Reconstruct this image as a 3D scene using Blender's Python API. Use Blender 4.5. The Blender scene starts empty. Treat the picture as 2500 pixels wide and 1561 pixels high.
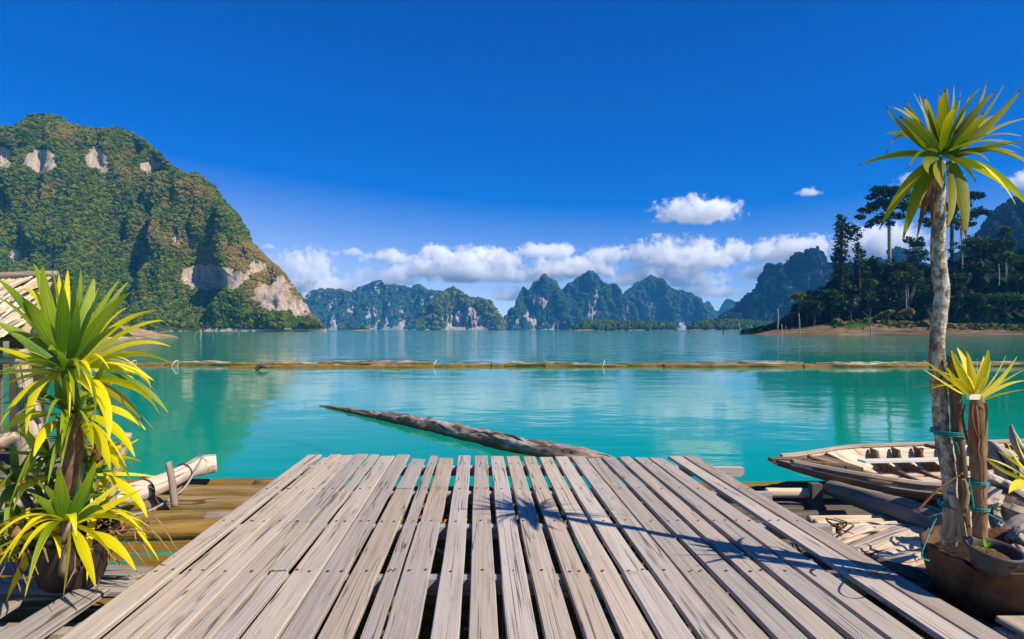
import bpy, bmesh, math, random
import numpy as np
from mathutils import Vector, Matrix, noise as mnoise

SC = bpy.context.scene
COL = SC.collection
F, HOR, UC = 1500.0, 805.0, 1250.0       # focal length and horizon row of the 2500 px wide photograph
CAMZ = 1.8                                # camera height over the lake
# ------------------------------------------------------------------ camera
cam_d = bpy.data.cameras.new('camera'); cam = bpy.data.objects.new('camera', cam_d); COL.objects.link(cam)
cam.location = (0, 0, CAMZ); cam.rotation_euler = (math.pi/2, 0, 0)
cam_d.sensor_width = 36.0; cam_d.lens = 36.0*F/2500; cam_d.shift_y = (HOR-780.5)/2500
cam_d.clip_start = .05; cam_d.clip_end = 30000
SC.camera = cam
# ------------------------------------------------------------------ sun and sky
SUN = Vector((.955, -.541, 1.0)).normalized()
EL = math.asin(SUN.z); ROT = math.atan2(SUN.x, SUN.y)
sd = bpy.data.lights.new('sun', 'SUN'); so = bpy.data.objects.new('sun', sd); COL.objects.link(so)
sd.energy = 4.9; sd.angle = math.radians(.5); sd.color = (1, .91, .77)
so.rotation_euler = SUN.to_track_quat('Z', 'Y').to_euler(); so.location = (30, -20, 60)
W = bpy.data.worlds.new('World'); SC.world = W; W.use_nodes = True
wn, wl = W.node_tree.nodes, W.node_tree.links; wn.clear()
sky = wn.new('ShaderNodeTexSky'); sky.sky_type = 'NISHITA'; sky.sun_disc = False
sky.sun_elevation = EL; sky.sun_rotation = ROT; sky.air_density = .7; sky.dust_density = 0; sky.ozone_density = 6
sp = wn.new('ShaderNodeSeparateColor'); sp.mode = 'HSV'; cb = wn.new('ShaderNodeCombineColor'); cb.mode = 'HSV'
def wmath(op, a, b):
    n = wn.new('ShaderNodeMath'); n.operation = op; n.inputs[1].default_value = b; wl.new(a, n.inputs[0]); return n
sm = wmath('MULTIPLY_ADD', sp.outputs[2], -.175); sm.inputs[2].default_value = 2.2
sat = wmath('MULTIPLY', sp.outputs[1], 1); wl.new(sm.outputs[0], sat.inputs[1]); sat.use_clamp = True      # the polarised, saturated blue of the photograph
val = wmath('MULTIPLY', wmath('POWER', sp.outputs[2], .8).outputs[0], 1.18)
hue = wmath('ADD', sp.outputs[0], .015)
bg = wn.new('ShaderNodeBackground'); bg.inputs[1].default_value = .12
out = wn.new('ShaderNodeOutputWorld')
wl.new(sky.outputs[0], sp.inputs[0]); wl.new(hue.outputs[0], cb.inputs[0]); wl.new(sat.outputs[0], cb.inputs[1]); wl.new(val.outputs[0], cb.inputs[2])
wl.new(cb.outputs[0], bg.inputs[0]); wl.new(bg.outputs[0], out.inputs[0])
SC.view_settings.view_transform = 'Standard'; SC.view_settings.look = 'None'
SC.view_settings.exposure = .5; SC.view_settings.gamma = 1; SC.view_settings.use_curve_mapping = False
# ------------------------------------------------------------------ helpers
rnd = random.Random(7)
R = math.radians
def P(u, v, Y):                 # point that a photo pixel shows at depth Y
    return Vector(((u-UC)/F*Y, Y, CAMZ-(v-HOR)/F*Y))
def PZ(u, v, z):                # point that a photo pixel shows at height z
    Y = (CAMZ-z)*F/(v-HOR); return Vector(((u-UC)/F*Y, Y, z))
def tag(o, label=None, cat=None, group=None, kind=None):
    for k, v in (('label', label), ('category', cat), ('group', group), ('kind', kind)):
        if v: o[k] = v
    return o
def empty(name, loc, label, cat, group=None):
    o = bpy.data.objects.new(name, None); COL.objects.link(o); o.location = loc
    return tag(o, label, cat, group)
def mesh_obj(name, verts, faces, mat=None, parent=None, smooth=True, uvs=None, origin=None, attrs=None):
    me = bpy.data.meshes.new(name)
    V = np.asarray(verts, dtype=np.float64).reshape(-1, 3)
    o = bpy.data.objects.new(name, me); COL.objects.link(o)
    off = Vector((0, 0, 0))
    if origin is not None: off = Vector(origin)
    V = V-np.array(off)
    me.from_pydata(V.tolist(), [], faces if isinstance(faces, list) else faces.tolist())
    if smooth: me.polygons.foreach_set('use_smooth', [True]*len(me.polygons))
    if uvs is not None:
        uv = me.uv_layers.new(name='UVMap'); li = np.empty(len(me.loops), dtype=np.int32); me.loops.foreach_get('vertex_index', li)
        uv.data.foreach_set('uv', np.asarray(uvs, dtype=np.float32)[li].ravel())
    for k, a in (attrs or {}).items():
        at = me.attributes.new(k, 'FLOAT', 'POINT'); at.data.foreach_set('value', np.asarray(a, dtype=np.float32))
    if mat is not None: me.materials.append(mat)
    o.location = off
    if parent is not None:
        o.parent = parent; o.location = off-Vector(parent.location) if parent.parent is None else off-Vector(parent.location)-Vector(parent.parent.location)
    return o
# vectorised gradient noise
_rs = np.random.RandomState(11); _perm = np.tile(_rs.permutation(256), 3)
_gr = _rs.normal(size=(256, 3)); _gr /= np.linalg.norm(_gr, axis=1)[:, None]
def pnoise(p):
    p = np.asarray(p, dtype=np.float64); i = np.floor(p).astype(int); f = p-i; i &= 255
    w = f*f*f*(f*(f*6-15)+10); r = 0
    for dx in (0, 1):
        for dy in (0, 1):
            for dz in (0, 1):
                h = _perm[_perm[_perm[(i[..., 0]+dx)]+i[..., 1]+dy]+i[..., 2]+dz]
                d = f-np.array([dx, dy, dz]); g = (_gr[h]*d).sum(-1)
                r = r+g*(w[..., 0] if dx else 1-w[..., 0])*(w[..., 1] if dy else 1-w[..., 1])*(w[..., 2] if dz else 1-w[..., 2])
    return r*1.6
def fbm(p, o=5, g=.5):
    s = 0; a = 1
    for k in range(o): s = s+a*pnoise(p*2**k+17.3*k); a *= g
    return s
def sstep(a, b, x):
    t = np.clip((x-a)/(b-a), 0, 1); return t*t*(3-2*t)

# node building
class NT:
    def __init__(s, name):
        s.m = bpy.data.materials.new(name); s.m.use_nodes = True; s.n = s.m.node_tree.nodes; s.l = s.m.node_tree.links; s.n.clear()
        s.out = s.n.new('ShaderNodeOutputMaterial')
    def add(s, t, **kw):
        n = s.n.new('ShaderNode'+t)
        for k, v in kw.items(): setattr(n, k, v)
        return n
    def link(s, a, b): s.l.new(a, b)
    def put(s, sock, v):
        if isinstance(v, bpy.types.NodeSocket): s.l.new(v, sock)
        elif v is not None:
            if isinstance(v, (tuple, list)) and len(v) == 3 and sock.type == 'RGBA': v = (*v, 1)
            sock.default_value = v
    def math(s, op, a, b=None, c=None, clamp=False):
        n = s.add('Math', operation=op, use_clamp=clamp)
        for i, v in enumerate((a, b, c)): s.put(n.inputs[i], v)
        return n.outputs[0]
    def mix(s, f, a, b, bt='MIX'):
        n = s.add('Mix', data_type='RGBA', blend_type=bt); s.put(n.inputs[0], f); s.put(n.inputs[6], a); s.put(n.inputs[7], b); return n.outputs[2]
    def ramp(s, f, stops):
        n = s.add('ValToRGB'); e = n.color_ramp.elements
        while len(e) < len(stops): e.new(.5)
        for q, (p, c) in zip(e, stops): q.position = p; q.color = (*c, 1) if len(c) == 3 else c
        s.put(n.inputs[0], f); return n.outputs[0]
    def smooth(s, f, a, b, lo=0., hi=1.):
        n = s.add('MapRange', interpolation_type='SMOOTHSTEP'); s.put(n.inputs[0], f); n.inputs[1].default_value = a; n.inputs[2].default_value = b; n.inputs[3].default_value = lo; n.inputs[4].default_value = hi; return n.outputs[0]
    def coord(s, kind='Object', scale=(1, 1, 1), rand=0., rot=(0, 0, 0)):
        c = s.add('TexCoord'); v = c.outputs[kind]
        if rand:
            oi = s.add('ObjectInfo'); vm = s.add('VectorMath', operation='SCALE'); comb = s.add('CombineXYZ')
            for i, k in enumerate((1., 7.3, 3.1)): s.put(comb.inputs[i], s.math('MULTIPLY', oi.outputs['Random'], k*rand))
            va = s.add('VectorMath', operation='ADD'); s.link(v, va.inputs[0]); s.link(comb.outputs[0], va.inputs[1]); v = va.outputs[0]
        m = s.add('Mapping'); m.inputs['Scale'].default_value = scale; m.inputs['Rotation'].default_value = rot; s.link(v, m.inputs[0]); return m.outputs[0]
    def noise(s, v, scale=1., detail=4., rough=.55, dist=0., col=False):
        n = s.add('TexNoise'); s.link(v, n.inputs['Vector']); n.inputs['Scale'].default_value = scale; n.inputs['Detail'].default_value = detail; n.inputs['Roughness'].default_value = rough; n.inputs['Distortion'].default_value = dist
        return n.outputs['Color' if col else 'Fac']
    def attr(s, name, inst=False):
        n = s.add('Attribute', attribute_name=name, attribute_type='INSTANCER' if inst else 'GEOMETRY'); return n.outputs['Fac']
    def rand(s): return s.add('ObjectInfo').outputs['Random']
    def bump(s, h, strength=.3, dist=.02, normal=None):
        n = s.add('Bump'); n.inputs['Strength'].default_value = strength; n.inputs['Distance'].default_value = dist; s.put(n.inputs['Height'], h)
        if normal is not None: s.link(normal, n.inputs['Normal'])
        return n.outputs[0]
    def bsdf(s, color, rough=.7, normal=None, spec=.3, **kw):
        n = s.add('BsdfPrincipled'); s.put(n.inputs['Base Color'], color); s.put(n.inputs['Roughness'], rough); n.inputs['Specular IOR Level'].default_value = spec
        if normal is not None: s.link(normal, n.inputs['Normal'])
        for k, v in kw.items(): s.put(n.inputs[k.replace('_', ' ')], v)
        return n.outputs[0]
    def done(s, shader): s.link(shader, s.out.inputs[0]); return s.m

# ------------------------------------------------------------------ water, lake bed, haze
def sheet(name, z, half, mat, label):
    o = mesh_obj(name, [(-half, -half, z), (half, -half, z), (half, half, z), (-half, half, z)], [(0, 1, 2, 3)], mat, smooth=False)
    return tag(o, label, None, None, 'structure')
t = NT('murky_bed'); n_ = t.noise(t.coord('Object'), .6, 4)
M_bed = t.done(t.bsdf(t.mix(n_, (.0, .36, .25), (.0, .44, .31)), .9, spec=0))
t = NT('lake_water')
v1 = t.coord('Object', (1, 1.6, 1)); n1 = t.noise(v1, 2.2, 3, .5); n2 = t.noise(v1, .35, 3, .5); n3 = t.noise(t.coord('Object', (.5, 1.4, 1)), .06, 3, .6)
patch = t.smooth(n3, .42, .60, .12, 1.0)
yy = t.add('SeparateXYZ'); t.link(t.add('NewGeometry').outputs['Position'], yy.inputs[0]); wind = t.smooth(yy.outputs[1], 26, 70, 1., 9.)      # the water outside the log boom lies in the breeze
hgt = t.math('MULTIPLY', wind, t.math('ADD', t.math('MULTIPLY', n1, t.math('MULTIPLY', patch, .012)), t.math('MULTIPLY', n2, .055)))
nb = t.bump(hgt, 1., .35)
fr = t.add('Fresnel'); fr.inputs[0].default_value = 1.28   # the polarised photograph loses part of the reflection
t.link(nb, fr.inputs['Normal'])
tr = t.add('BsdfTransparent'); tr.inputs[0].default_value = (.74, .97, .93, 1)
df = t.add('BsdfDiffuse'); df.inputs[0].default_value = (0, .385, .265, 1)
gl = t.add('BsdfGlossy'); gl.inputs['Roughness'].default_value = .06; gl.inputs[0].default_value = (.95, .97, 1, 1); t.link(nb, gl.inputs['Normal'])
m1 = t.add('MixShader'); m1.inputs[0].default_value = .58; t.link(tr.outputs[0], m1.inputs[1]); t.link(df.outputs[0], m1.inputs[2])
m2 = t.add('MixShader'); t.link(fr.outputs[0], m2.inputs[0]); t.link(m1.outputs[0], m2.inputs[1]); t.link(gl.outputs[0], m2.inputs[2])
M_water = t.done(m2.outputs[0])
sheet('lake_bed', -.9, 3900, M_bed, 'murky green depth seen through the lake water')
sheet('water', 0, 3900, M_water, 'calm turquoise lake water reaching to the mountains')
HZ = NT('haze_air'); pv = HZ.add('VolumePrincipled'); pv.inputs['Color'].default_value = (.08, .42, 1, 1); pv.inputs['Density'].default_value = .00012; pv.inputs['Anisotropy'].default_value = .0
HZ.link(pv.outputs[0], HZ.out.inputs['Volume'])
def box(x0, x1, y0, y1, z0, z1):
    return [(x, y, z) for z in (z0, z1) for y in (y0, y1) for x in (x0, x1)], [(0, 2, 3, 1), (4, 5, 7, 6), (0, 1, 5, 4), (2, 6, 7, 3), (0, 4, 6, 2), (1, 3, 7, 5)]
hv, hf = box(-3950, 3950, -3950, 3950, -3, 345)
tag(mesh_obj('haze', hv, hf, HZ.m, smooth=False), 'thin blue haze over the lake', None, None, 'stuff')

# ------------------------------------------------------------------ hills
def hill_mat(name, veg1, veg2, dry, rock1, rock2, scale):
    t = NT(name); v = t.coord('Object'); s = scale
    nA = t.noise(v, 1/(14*s), 6, .65); nB = t.noise(v, 1/(60*s), 4, .6); nS = t.noise(t.coord('Object', (1, 1, .16)), 1/(5*s), 5, .65)
    nF = t.noise(v, 1/(3*s), 4, .7)
    veg = t.mix(t.smooth(nA, .35, .65), veg1, veg2)
    veg = t.mix(t.math('MULTIPLY', t.smooth(t.math('ADD', t.attr('dry'), t.math('MULTIPLY', t.math('SUBTRACT', nA, .5), 1.6)), .35, .75), .9), veg, dry)
    rk = t.mix(t.smooth(nS, .3, .62), rock1, rock2)
    rk = t.mix(t.smooth(nB, .45, .62, 0, .45), rk, (.36, .24, .14))
    rk = t.mix(t.smooth(nS, .58, .70, 0, .8), rk, (.09, .08, .075))
    f = t.smooth(t.math('ADD', t.attr('rock'), t.math('MULTIPLY', t.math('SUBTRACT', nA, .5), 1.5)), .40, .58)
    c = t.mix(f, veg, rk)
    nb = t.bump(t.math('ADD', nF, t.math('MULTIPLY', nS, 1.2)), .9, 3*s)
    return t.done(t.bsdf(c, .9, nb, .1))
M_hillL = hill_mat('karst_green', (.030, .055, .008), (.095, .09, .018), (.25, .155, .045), (.56, .47, .37), (.33, .255, .19), .5)
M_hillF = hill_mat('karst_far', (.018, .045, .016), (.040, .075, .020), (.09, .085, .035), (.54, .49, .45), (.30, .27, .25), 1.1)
M_hillD = hill_mat('karst_dark', (.012, .032, .016), (.024, .05, .02), (.05, .05, .03), (.22, .21, .2), (.12, .12, .12), 1.5)  # darker karst copy, shade of the massif and pinnacle put into the colour
def crown_mat(name, cols, drycol, sat=1.):
    t = NT(name); r = t.rand(); n = t.noise(t.coord('Object'), 1.6, 3, .6)
    c = t.ramp(r, [(i/(len(cols)-1), c) for i, c in enumerate(cols)])
    c = t.mix(t.smooth(t.attr('dry', True), .35, .8), c, drycol)
    c = t.mix(1., c, t.ramp(n, [(.3, (.55, .55, .55)), (.7, (1.35, 1.35, 1.25))]), 'MULTIPLY')
    nb = t.bump(t.noise(t.coord('Object'), 5, 3, .7), .7, .25)
    return t.done(t.bsdf(c, .8, nb, .08))
M_crownL = crown_mat('crown_green', [(.010, .034, .003), (.042, .090, .005), (.10, .135, .007), (.165, .16, .013), (.026, .072, .004), (.115, .112, .013)], (.20, .145, .034))
M_crownF = crown_mat('crown_far', [(.014, .042, .014), (.028, .07, .018), (.045, .095, .022), (.065, .11, .026)], (.09, .09, .035))
def crown_variants(prefix, mat, n=4, leafy=False):
    c = bpy.data.collections.new(prefix)
    for k in range(n):
        bm = bmesh.new(); bmesh.ops.create_icosphere(bm, subdivisions=3, radius=1)
        V = np.array([v.co[:] for v in bm.verts]); q = fbm(V*1.3+k*9.1, 3)
        d = 1+.42*q+.34*fbm(V*3.5+k*5, 3)
        V = V*d[:, None]*np.array([1, 1, .78+.2*k/n]); V[:, 2] += .35
        for v, p in zip(bm.verts, V): v.co = p
        me = bpy.data.meshes.new(prefix); bm.to_mesh(me); bm.free(); me.materials.append(mat)
        o = bpy.data.objects.new(prefix, me); c.objects.link(o)
    return c
M_crownD = crown_mat('crown_painted_shade', [(.006, .020, .009), (.012, .034, .011), (.02, .046, .012)], (.03, .035, .015)); CR_D = crown_variants('tree_crown_dark_shape', M_crownD)  # crowns coloured darker to paint in the shade on the massif
CR_L = crown_variants('tree_crown_shape', M_crownL); CR_F = crown_variants('tree_crown_far_shape', M_crownF)
def scatter(name, pts, scl, dry, coll, label):
    pts = np.asarray(pts); o = mesh_obj(name, pts, [], attrs={'scl': scl, 'dry': dry, 'spin': _rs.uniform(0, 6.28, len(pts)), 'idx': _rs.randint(0, 4, len(pts))})
    g = bpy.data.node_groups.new(name, 'GeometryNodeTree')
    g.interface.new_socket('Geometry', in_out='INPUT', socket_type='NodeSocketGeometry'); g.interface.new_socket('Geometry', in_out='OUTPUT', socket_type='NodeSocketGeometry')
    N = g.nodes.new; L = g.links.new
    gi = N('NodeGroupInput'); go = N('NodeGroupOutput'); ci = N('GeometryNodeCollectionInfo'); ci.inputs[0].default_value = coll; ci.inputs['Separate Children'].default_value = True; ci.inputs['Reset Children'].default_value = True
    ip = N('GeometryNodeInstanceOnPoints'); ip.inputs['Pick Instance'].default_value = True
    def at(nm):
        a = N('GeometryNodeInputNamedAttribute'); a.data_type = 'FLOAT'; a.inputs[0].default_value = nm; return a.outputs[0]
    cb = N('ShaderNodeCombineXYZ'); L(at('spin'), cb.inputs[2])
    f2i = N('FunctionNodeFloatToInt'); L(at('idx'), f2i.inputs[0])
    L(gi.outputs[0], ip.inputs['Points']); L(ci.outputs[0], ip.inputs['Instance']); L(f2i.outputs[0], ip.inputs['Instance Index']); L(cb.outputs[0], ip.inputs['Rotation']); L(at('scl'), ip.inputs['Scale']); L(ip.outputs[0], go.inputs[0])
    md = o.modifiers.new('scatter', 'NODES'); md.node_group = g
    return tag(o, label, None, None, 'stuff')
def hill(name, label, sky, Yf, mat, crown, ntree, tsize, depth=.75, nx=200, nt=60, amp=.10, flute=.05, seed=0, base=HOR+1.5, spots=(), drybands=(), rockbase=.0, rocky=.5, flabel=None, lumps=1.0, prof=.8, shore=True):
    sky = sorted(sky); us = np.array([p[0] for p in sky], float); vs = np.array([p[1] for p in sky], float)
    u = np.linspace(us[0], us[-1], nx); vv = np.interp(u, us, vs)
    ext = (u[1]-u[0])/F*Yf
    H0 = np.maximum((HOR-vv)/F*Yf+CAMZ, 0.); Yr = Yf+depth*H0+6*ext; H = (HOR-vv)/F*Yr+CAMZ
    t = np.concatenate([np.linspace(0, 1, nt), 1+np.linspace(.08, 1.2, nt//4)])
    T, U = np.meshgrid(t, u, indexing='ij'); HH = np.broadcast_to(H, T.shape); RR = np.broadcast_to(Yr, T.shape)
    Y = np.where(T <= 1, Yf+(RR-Yf)*T, RR+(T-1)*np.maximum(HH*.9, 20))
    Z = np.where(T <= 1, HH*np.power(np.clip(T, 0, 1), prof), HH*(1-np.clip(T-1, 0, 1)**1.6*1.05))
    X = (U-UC)/F*Y
    S = np.median(H[H > H.max()*.4]) if (H > H.max()*.4).any() else H.max()
    p = np.stack([X, Y, Z], -1)
    # buttresses and gullies: depth displacement towards the viewer, fading at the ridge and the shore
    q1 = fbm(np.stack([X/(S*.55), Y/(S*.9), Z/(S*1.5)], -1)+seed*3.7, 4)
    q2 = 1-np.abs(fbm(np.stack([X/(S*.22), Y/(S*.4), Z/(S*.9)], -1)+seed*1.9, 3))*1.8
    q3 = fbm(p/(S*.12)+seed, 4)
    win = np.minimum(sstep(0, .12, T), 1)*np.where(T <= 1, sstep(0, .12, 1-T)*.8+.2, .4)
    dY = -(q1*amp*2.2+(q2-.5)*flute*2)*S*win*lumps
    dZ = (q3*amp*.55)*S*win
    # cliff terraces
    terr = np.sin(Z/S*9+q1*5)*.012*S*win
    un0, vn0 = UC+X/Y*F, HOR-(Z-CAMZ)/Y*F; hol = 0*Z
    for (cu, cv, ru, rv, s_) in spots: hol = hol+s_*np.exp(-(((un0-cu)/ru)**2+((vn0-cv)/rv)**2)**1.6)
    dY = dY+np.minimum(hol, 1)*S*win*(.035+.03*fbm(np.stack([X/(S*.05), Y*0, Z/(S*.5)], -1)+seed, 3))
    Yn = Y+dY+terr; Xn = (U-UC)/F*Y+fbm(p/(S*.3)+5+seed, 3)*S*.03*win; Zn = np.maximum(Z+dZ, -2) if shore else Z+dZ
    Zn = np.where(T < .999, np.minimum(Zn, (HOR-np.interp(np.clip(UC+Xn/Yn*F, us[0], us[-1]), us, vs))/F*Yn+CAMZ+ .2), Zn)
    Zn[0, :] = -2
    V = np.stack([Xn, Yn, Zn], -1)
    ny, nxx = T.shape
    idx = np.arange(ny*nxx).reshape(ny, nxx); fc = np.stack([idx[:-1, :-1], idx[:-1, 1:], idx[1:, 1:], idx[1:, :-1]], -1).reshape(-1, 4)
    a = V[1:, :]-V[:-1, :]; dv = np.gradient(V, axis=0); du = np.gradient(V, axis=1); nr = np.cross(du, dv); nr /= np.linalg.norm(nr, axis=-1, keepdims=True)+1e-9
    steep = 1-np.clip(nr[..., 2], 0, 1)
    un, vn = UC+Xn/Yn*F, HOR-(Zn-CAMZ)/Yn*F
    rock = sstep(.45, .95, steep)*rocky+rockbase+fbm(p/(S*.35)+seed*2.2, 3)*.22-.12
    for (cu, cv, ru, rv, s) in spots: rock = rock+s*np.exp(-(((un-cu)/ru)**2+((vn-cv)/rv)**2)**1.6)
    dry = fbm(p/(S*.3)+seed*5.5+3, 5, .65)*.62+.16
    for (cu, cv, ru, rv, s) in drybands: dry = dry+s*np.exp(-(((un-cu)/ru)**2+((vn-cv)/rv)**2))
    rock = np.maximum(rock, (Zn < 2.5)*.9*(T < .2))
    o = mesh_obj(name, V.reshape(-1, 3), fc, mat, attrs={'rock': rock.ravel(), 'dry': dry.ravel()})
    tag(o, label, None, None, 'structure')
    if ntree:
        front = T <= 1.12
        # area weighted picks
        c = V[:-1, :-1]; ar = np.linalg.norm(np.cross(V[:-1, 1:]-c, V[1:, :-1]-c), axis=-1); w = ar*(1-sstep(.25, .55, rock[:-1, :-1]))*front[:-1, :-1]*(Zn[:-1, :-1] > 3)
        w = w.ravel()/w.sum(); k = _rs.choice(len(w), ntree, p=w); i, j = np.divmod(k, nxx-1); ra, rb = _rs.rand(ntree, 1), _rs.rand(ntree, 1)
        pt = V[i, j]+ra*(V[i, j+1]-V[i, j])+rb*(V[i+1, j]-V[i, j])
        sc = tsize*_rs.lognormal(-.08, .52, ntree)*.5; sc *= 1+.5*np.exp(-pt[:, 2]/(S*.12))
        sc = np.minimum(sc, tsize*.95); sc *= np.clip(H[j]/(S*.25), .35, 1); topf = i >= nt-3; sc[topf] *= .7
        pt[:, 2] -= sc*.15
        scatter('forest', pt, sc, dry[i, j]+fbm(pt/(S*.07)+seed, 2)*.28+_rs.normal(0, .09, ntree), crown, flabel or 'forest covering '+label)
    return o
def zz(pts, x0, y0, f): return [(x0+x/f, y0+y/f) for x, y in pts]
skyL = [(-420, 360), (-200, 330), (-60, 322)]+zz([(0, 165), (100, 165), (200, 95), (290, 80), (380, 95), (430, 130), (480, 150), (600, 165), (740, 170), (830, 195), (900, 245), (1000, 330), (1040, 385), (1150, 440), (1215, 440), (1300, 500), (1400, 620), (1500, 730), (1550, 800), (1560, 850), (1640, 960), (1720, 1040), (1790, 1110), (1850, 1170), (1880, 1220), (1920, 1300), (1980, 1370), (2010, 1397)], 0, 250, 2.52)
spotsL = [(u/2.52, 250+v/2.52, a/2.52, b/2.52, s) for u, v, a, b, s in [(20, 350, 60, 90, 1.0), (245, 370, 115, 85, 1.1), (580, 350, 75, 85, 1.1), (650, 410, 50, 45, .7), (930, 390, 85, 50, 1.0), (1085, 850, 40, 90, .7), (90, 950, 65, 50, .9), (1290, 1080, 190, 85, 1.1), (1400, 1090, 110, 60, .8), (1200, 1100, 120, 50, .6), (1640, 1080, 120, 150, .36), (1600, 1200, 80, 90, .34), (1760, 1190, 130, 130, .42), (1870, 1280, 90, 70, .55), (1560, 1010, 80, 50, .6), (1200, 590, 60, 50, .35), (1540, 800, 35, 40, .6), (1680, 1230, 70, 70, .5), (440, 760, 40, 30, .4)]]
dryL = [(u/2.52, 250+v/2.52, a/2.52, b/2.52, s) for u, v, a, b, s in [(870, 790, 190, 90, .55), (560, 600, 500, 150, .22), (1230, 640, 160, 150, .38), (300, 740, 90, 60, .5), (1610, 1120, 150, 210, 1.2), (1750, 1180, 120, 120, .7), (1450, 950, 150, 120, .35), (750, 560, 120, 80, .4), (100, 560, 160, 70, .4), (200, 170, 220, 80, .2), (1480, 900, 120, 90, .3), (500, 1050, 600, 130, -.35), (1400, 1250, 300, 120, -.5)]]
hill('mountain', 'big green karst mountain filling the left shore with pale cliffs', skyL, 600, M_hillL, CR_L, 52000, 2.7, depth=.62, nx=300, nt=110, amp=.075, flute=.035, seed=1, spots=spotsL, drybands=dryL, rocky=.12, flabel='green and brown forest covering the big mountain on the left', prof=.9, base=807)
Z4 = lambda p: zz(p, 700, 550, 3.78)
Z5 = lambda p: zz(p, 1200, 550, 3.46)
Z6 = lambda p: zz(p, 1800, 400, 3.024)
def sp4(l): return [(700+u/3.78, 550+v/3.78, a/3.78, b/3.78, s) for u, v, a, b, s in l]
def sp5(l): return [(1200+u/3.46, 550+v/3.46, a/3.46, b/3.46, s) for u, v, a, b, s in l]
def sp6(l): return [(1800+u/3.024, 400+v/3.024, a/3.024, b/3.024, s) for u, v, a, b, s in l]
hill('mountain', 'long hazy karst range behind the tip of the big left mountain', Z4([(-60, 760), (60, 740), (165, 680), (215, 620), (250, 600), (300, 602), (320, 583), (350, 600), (400, 583), (450, 605), (500, 598), (600, 622), (620, 610), (660, 575), (760, 545), (800, 520), (870, 512), (910, 550), (960, 560), (1010, 555), (1050, 570), (1090, 562), (1110, 578), (1150, 582), (1180, 555), (1220, 552), (1280, 590), (1310, 605), (1330, 596), (1360, 610), (1400, 603), (1440, 620), (1500, 640), (1600, 700), (1750, 820), (1850, 968)]), 2600, M_hillF, CR_F, 13500, 7.8, nx=260, nt=70, amp=.13, flute=.09, seed=2, rocky=.72, rockbase=-.03, spots=sp4([(850.0, 610.0, 49.5, 44.0, 0.62), (940.0, 660.0, 33.0, 38.5, 0.62), (790.0, 830.0, 66.0, 77.0, 0.73), (620.0, 790.0, 55.0, 44.0, 0.73), (930.0, 850.0, 38.5, 99.0, 0.73), (1240.0, 680.0, 27.5, 44.0, 0.52), (1060.0, 920.0, 66.0, 55.0, 0.73), (380.0, 770.0, 33.0, 33.0, 0.52), (450.0, 930.0, 44.0, 55.0, 0.83), (340.0, 700.0, 22.0, 55.0, 0.42)]))
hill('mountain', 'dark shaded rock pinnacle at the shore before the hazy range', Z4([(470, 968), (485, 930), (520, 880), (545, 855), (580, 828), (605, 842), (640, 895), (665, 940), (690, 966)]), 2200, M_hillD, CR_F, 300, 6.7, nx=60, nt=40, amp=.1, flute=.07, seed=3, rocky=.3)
hill('mountain', 'green domed karst hill with a grey white cliff at its foot', Z4([(1190, 966), (1205, 900), (1220, 860), (1260, 795), (1300, 740), (1370, 690), (1425, 640), (1440, 622), (1490, 592), (1540, 583), (1600, 620), (1640, 650), (1660, 662), (1700, 678), (1760, 680), (1830, 695), (1880, 705), (1900, 740), (1920, 790), (1970, 850), (2010, 900), (2035, 966)]), 1900, M_hillF, CR_L, 3500, 8.4, nx=180, nt=80, amp=.18, flute=.15, seed=4, rocky=.48, rockbase=-.1, spots=sp4([(1640.0, 880.0, 187.0, 121.0, 1.25), (1560.0, 930.0, 99.0, 77.0, 0.83), (1340.0, 890.0, 27.5, 77.0, 0.94), (1850.0, 770.0, 44.0, 44.0, 0.52), (1790.0, 920.0, 99.0, 66.0, 0.52), (1690.0, 800.0, 66.0, 44.0, 0.73)]))
hill('mountain', 'pointed twin horned karst peak with white cliff faces', Z5([(100, 886), (110, 790), (160, 720), (200, 690), (240, 590), (252, 535), (270, 525), (292, 532), (320, 555), (340, 520), (355, 483), (380, 478), (400, 475), (420, 440), (440, 416), (460, 425), (475, 450), (500, 465), (545, 478), (580, 545), (620, 640), (650, 760), (690, 886)]), 2150, M_hillF, CR_F, 4800, 7.0, nx=150, nt=90, amp=.16, flute=.13, seed=5, rocky=.64, rockbase=-.06, spots=sp5([(385.0, 590.0, 60.5, 60.5, 0.98), (450.0, 620.0, 66.0, 60.5, 0.98), (490.0, 580.0, 22.0, 88.0, 0.83), (330.0, 820.0, 66.0, 77.0, 1.14), (215.0, 840.0, 55.0, 66.0, 0.83), (300.0, 750.0, 22.0, 55.0, 0.73), (385.0, 720.0, 16.5, 55.0, 0.62), (500.0, 860.0, 66.0, 27.5, 0.52)]))
hill('mountain', 'broad pointed karst peak right of the twin horned one', Z5([(520, 886), (560, 700), (590, 547), (640, 512), (700, 470), (760, 430), (800, 404), (835, 391), (855, 395), (890, 422), (930, 470), (960, 500), (1000, 505), (1035, 500), (1050, 497), (1075, 522), (1090, 590), (1140, 630), (1210, 690), (1230, 800), (1250, 886)]), 2350, M_hillF, CR_F, 8250, 7.5, nx=170, nt=90, amp=.19, flute=.15, seed=6, rocky=.60, rockbase=-.08, spots=sp5([(830.0, 740.0, 33.0, 99.0, 0.94), (880.0, 720.0, 19.8, 55.0, 0.94), (885.0, 620.0, 15.4, 77.0, 0.73), (1130.0, 740.0, 66.0, 77.0, 0.42), (820.0, 510.0, 27.5, 33.0, 0.52)]))
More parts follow.
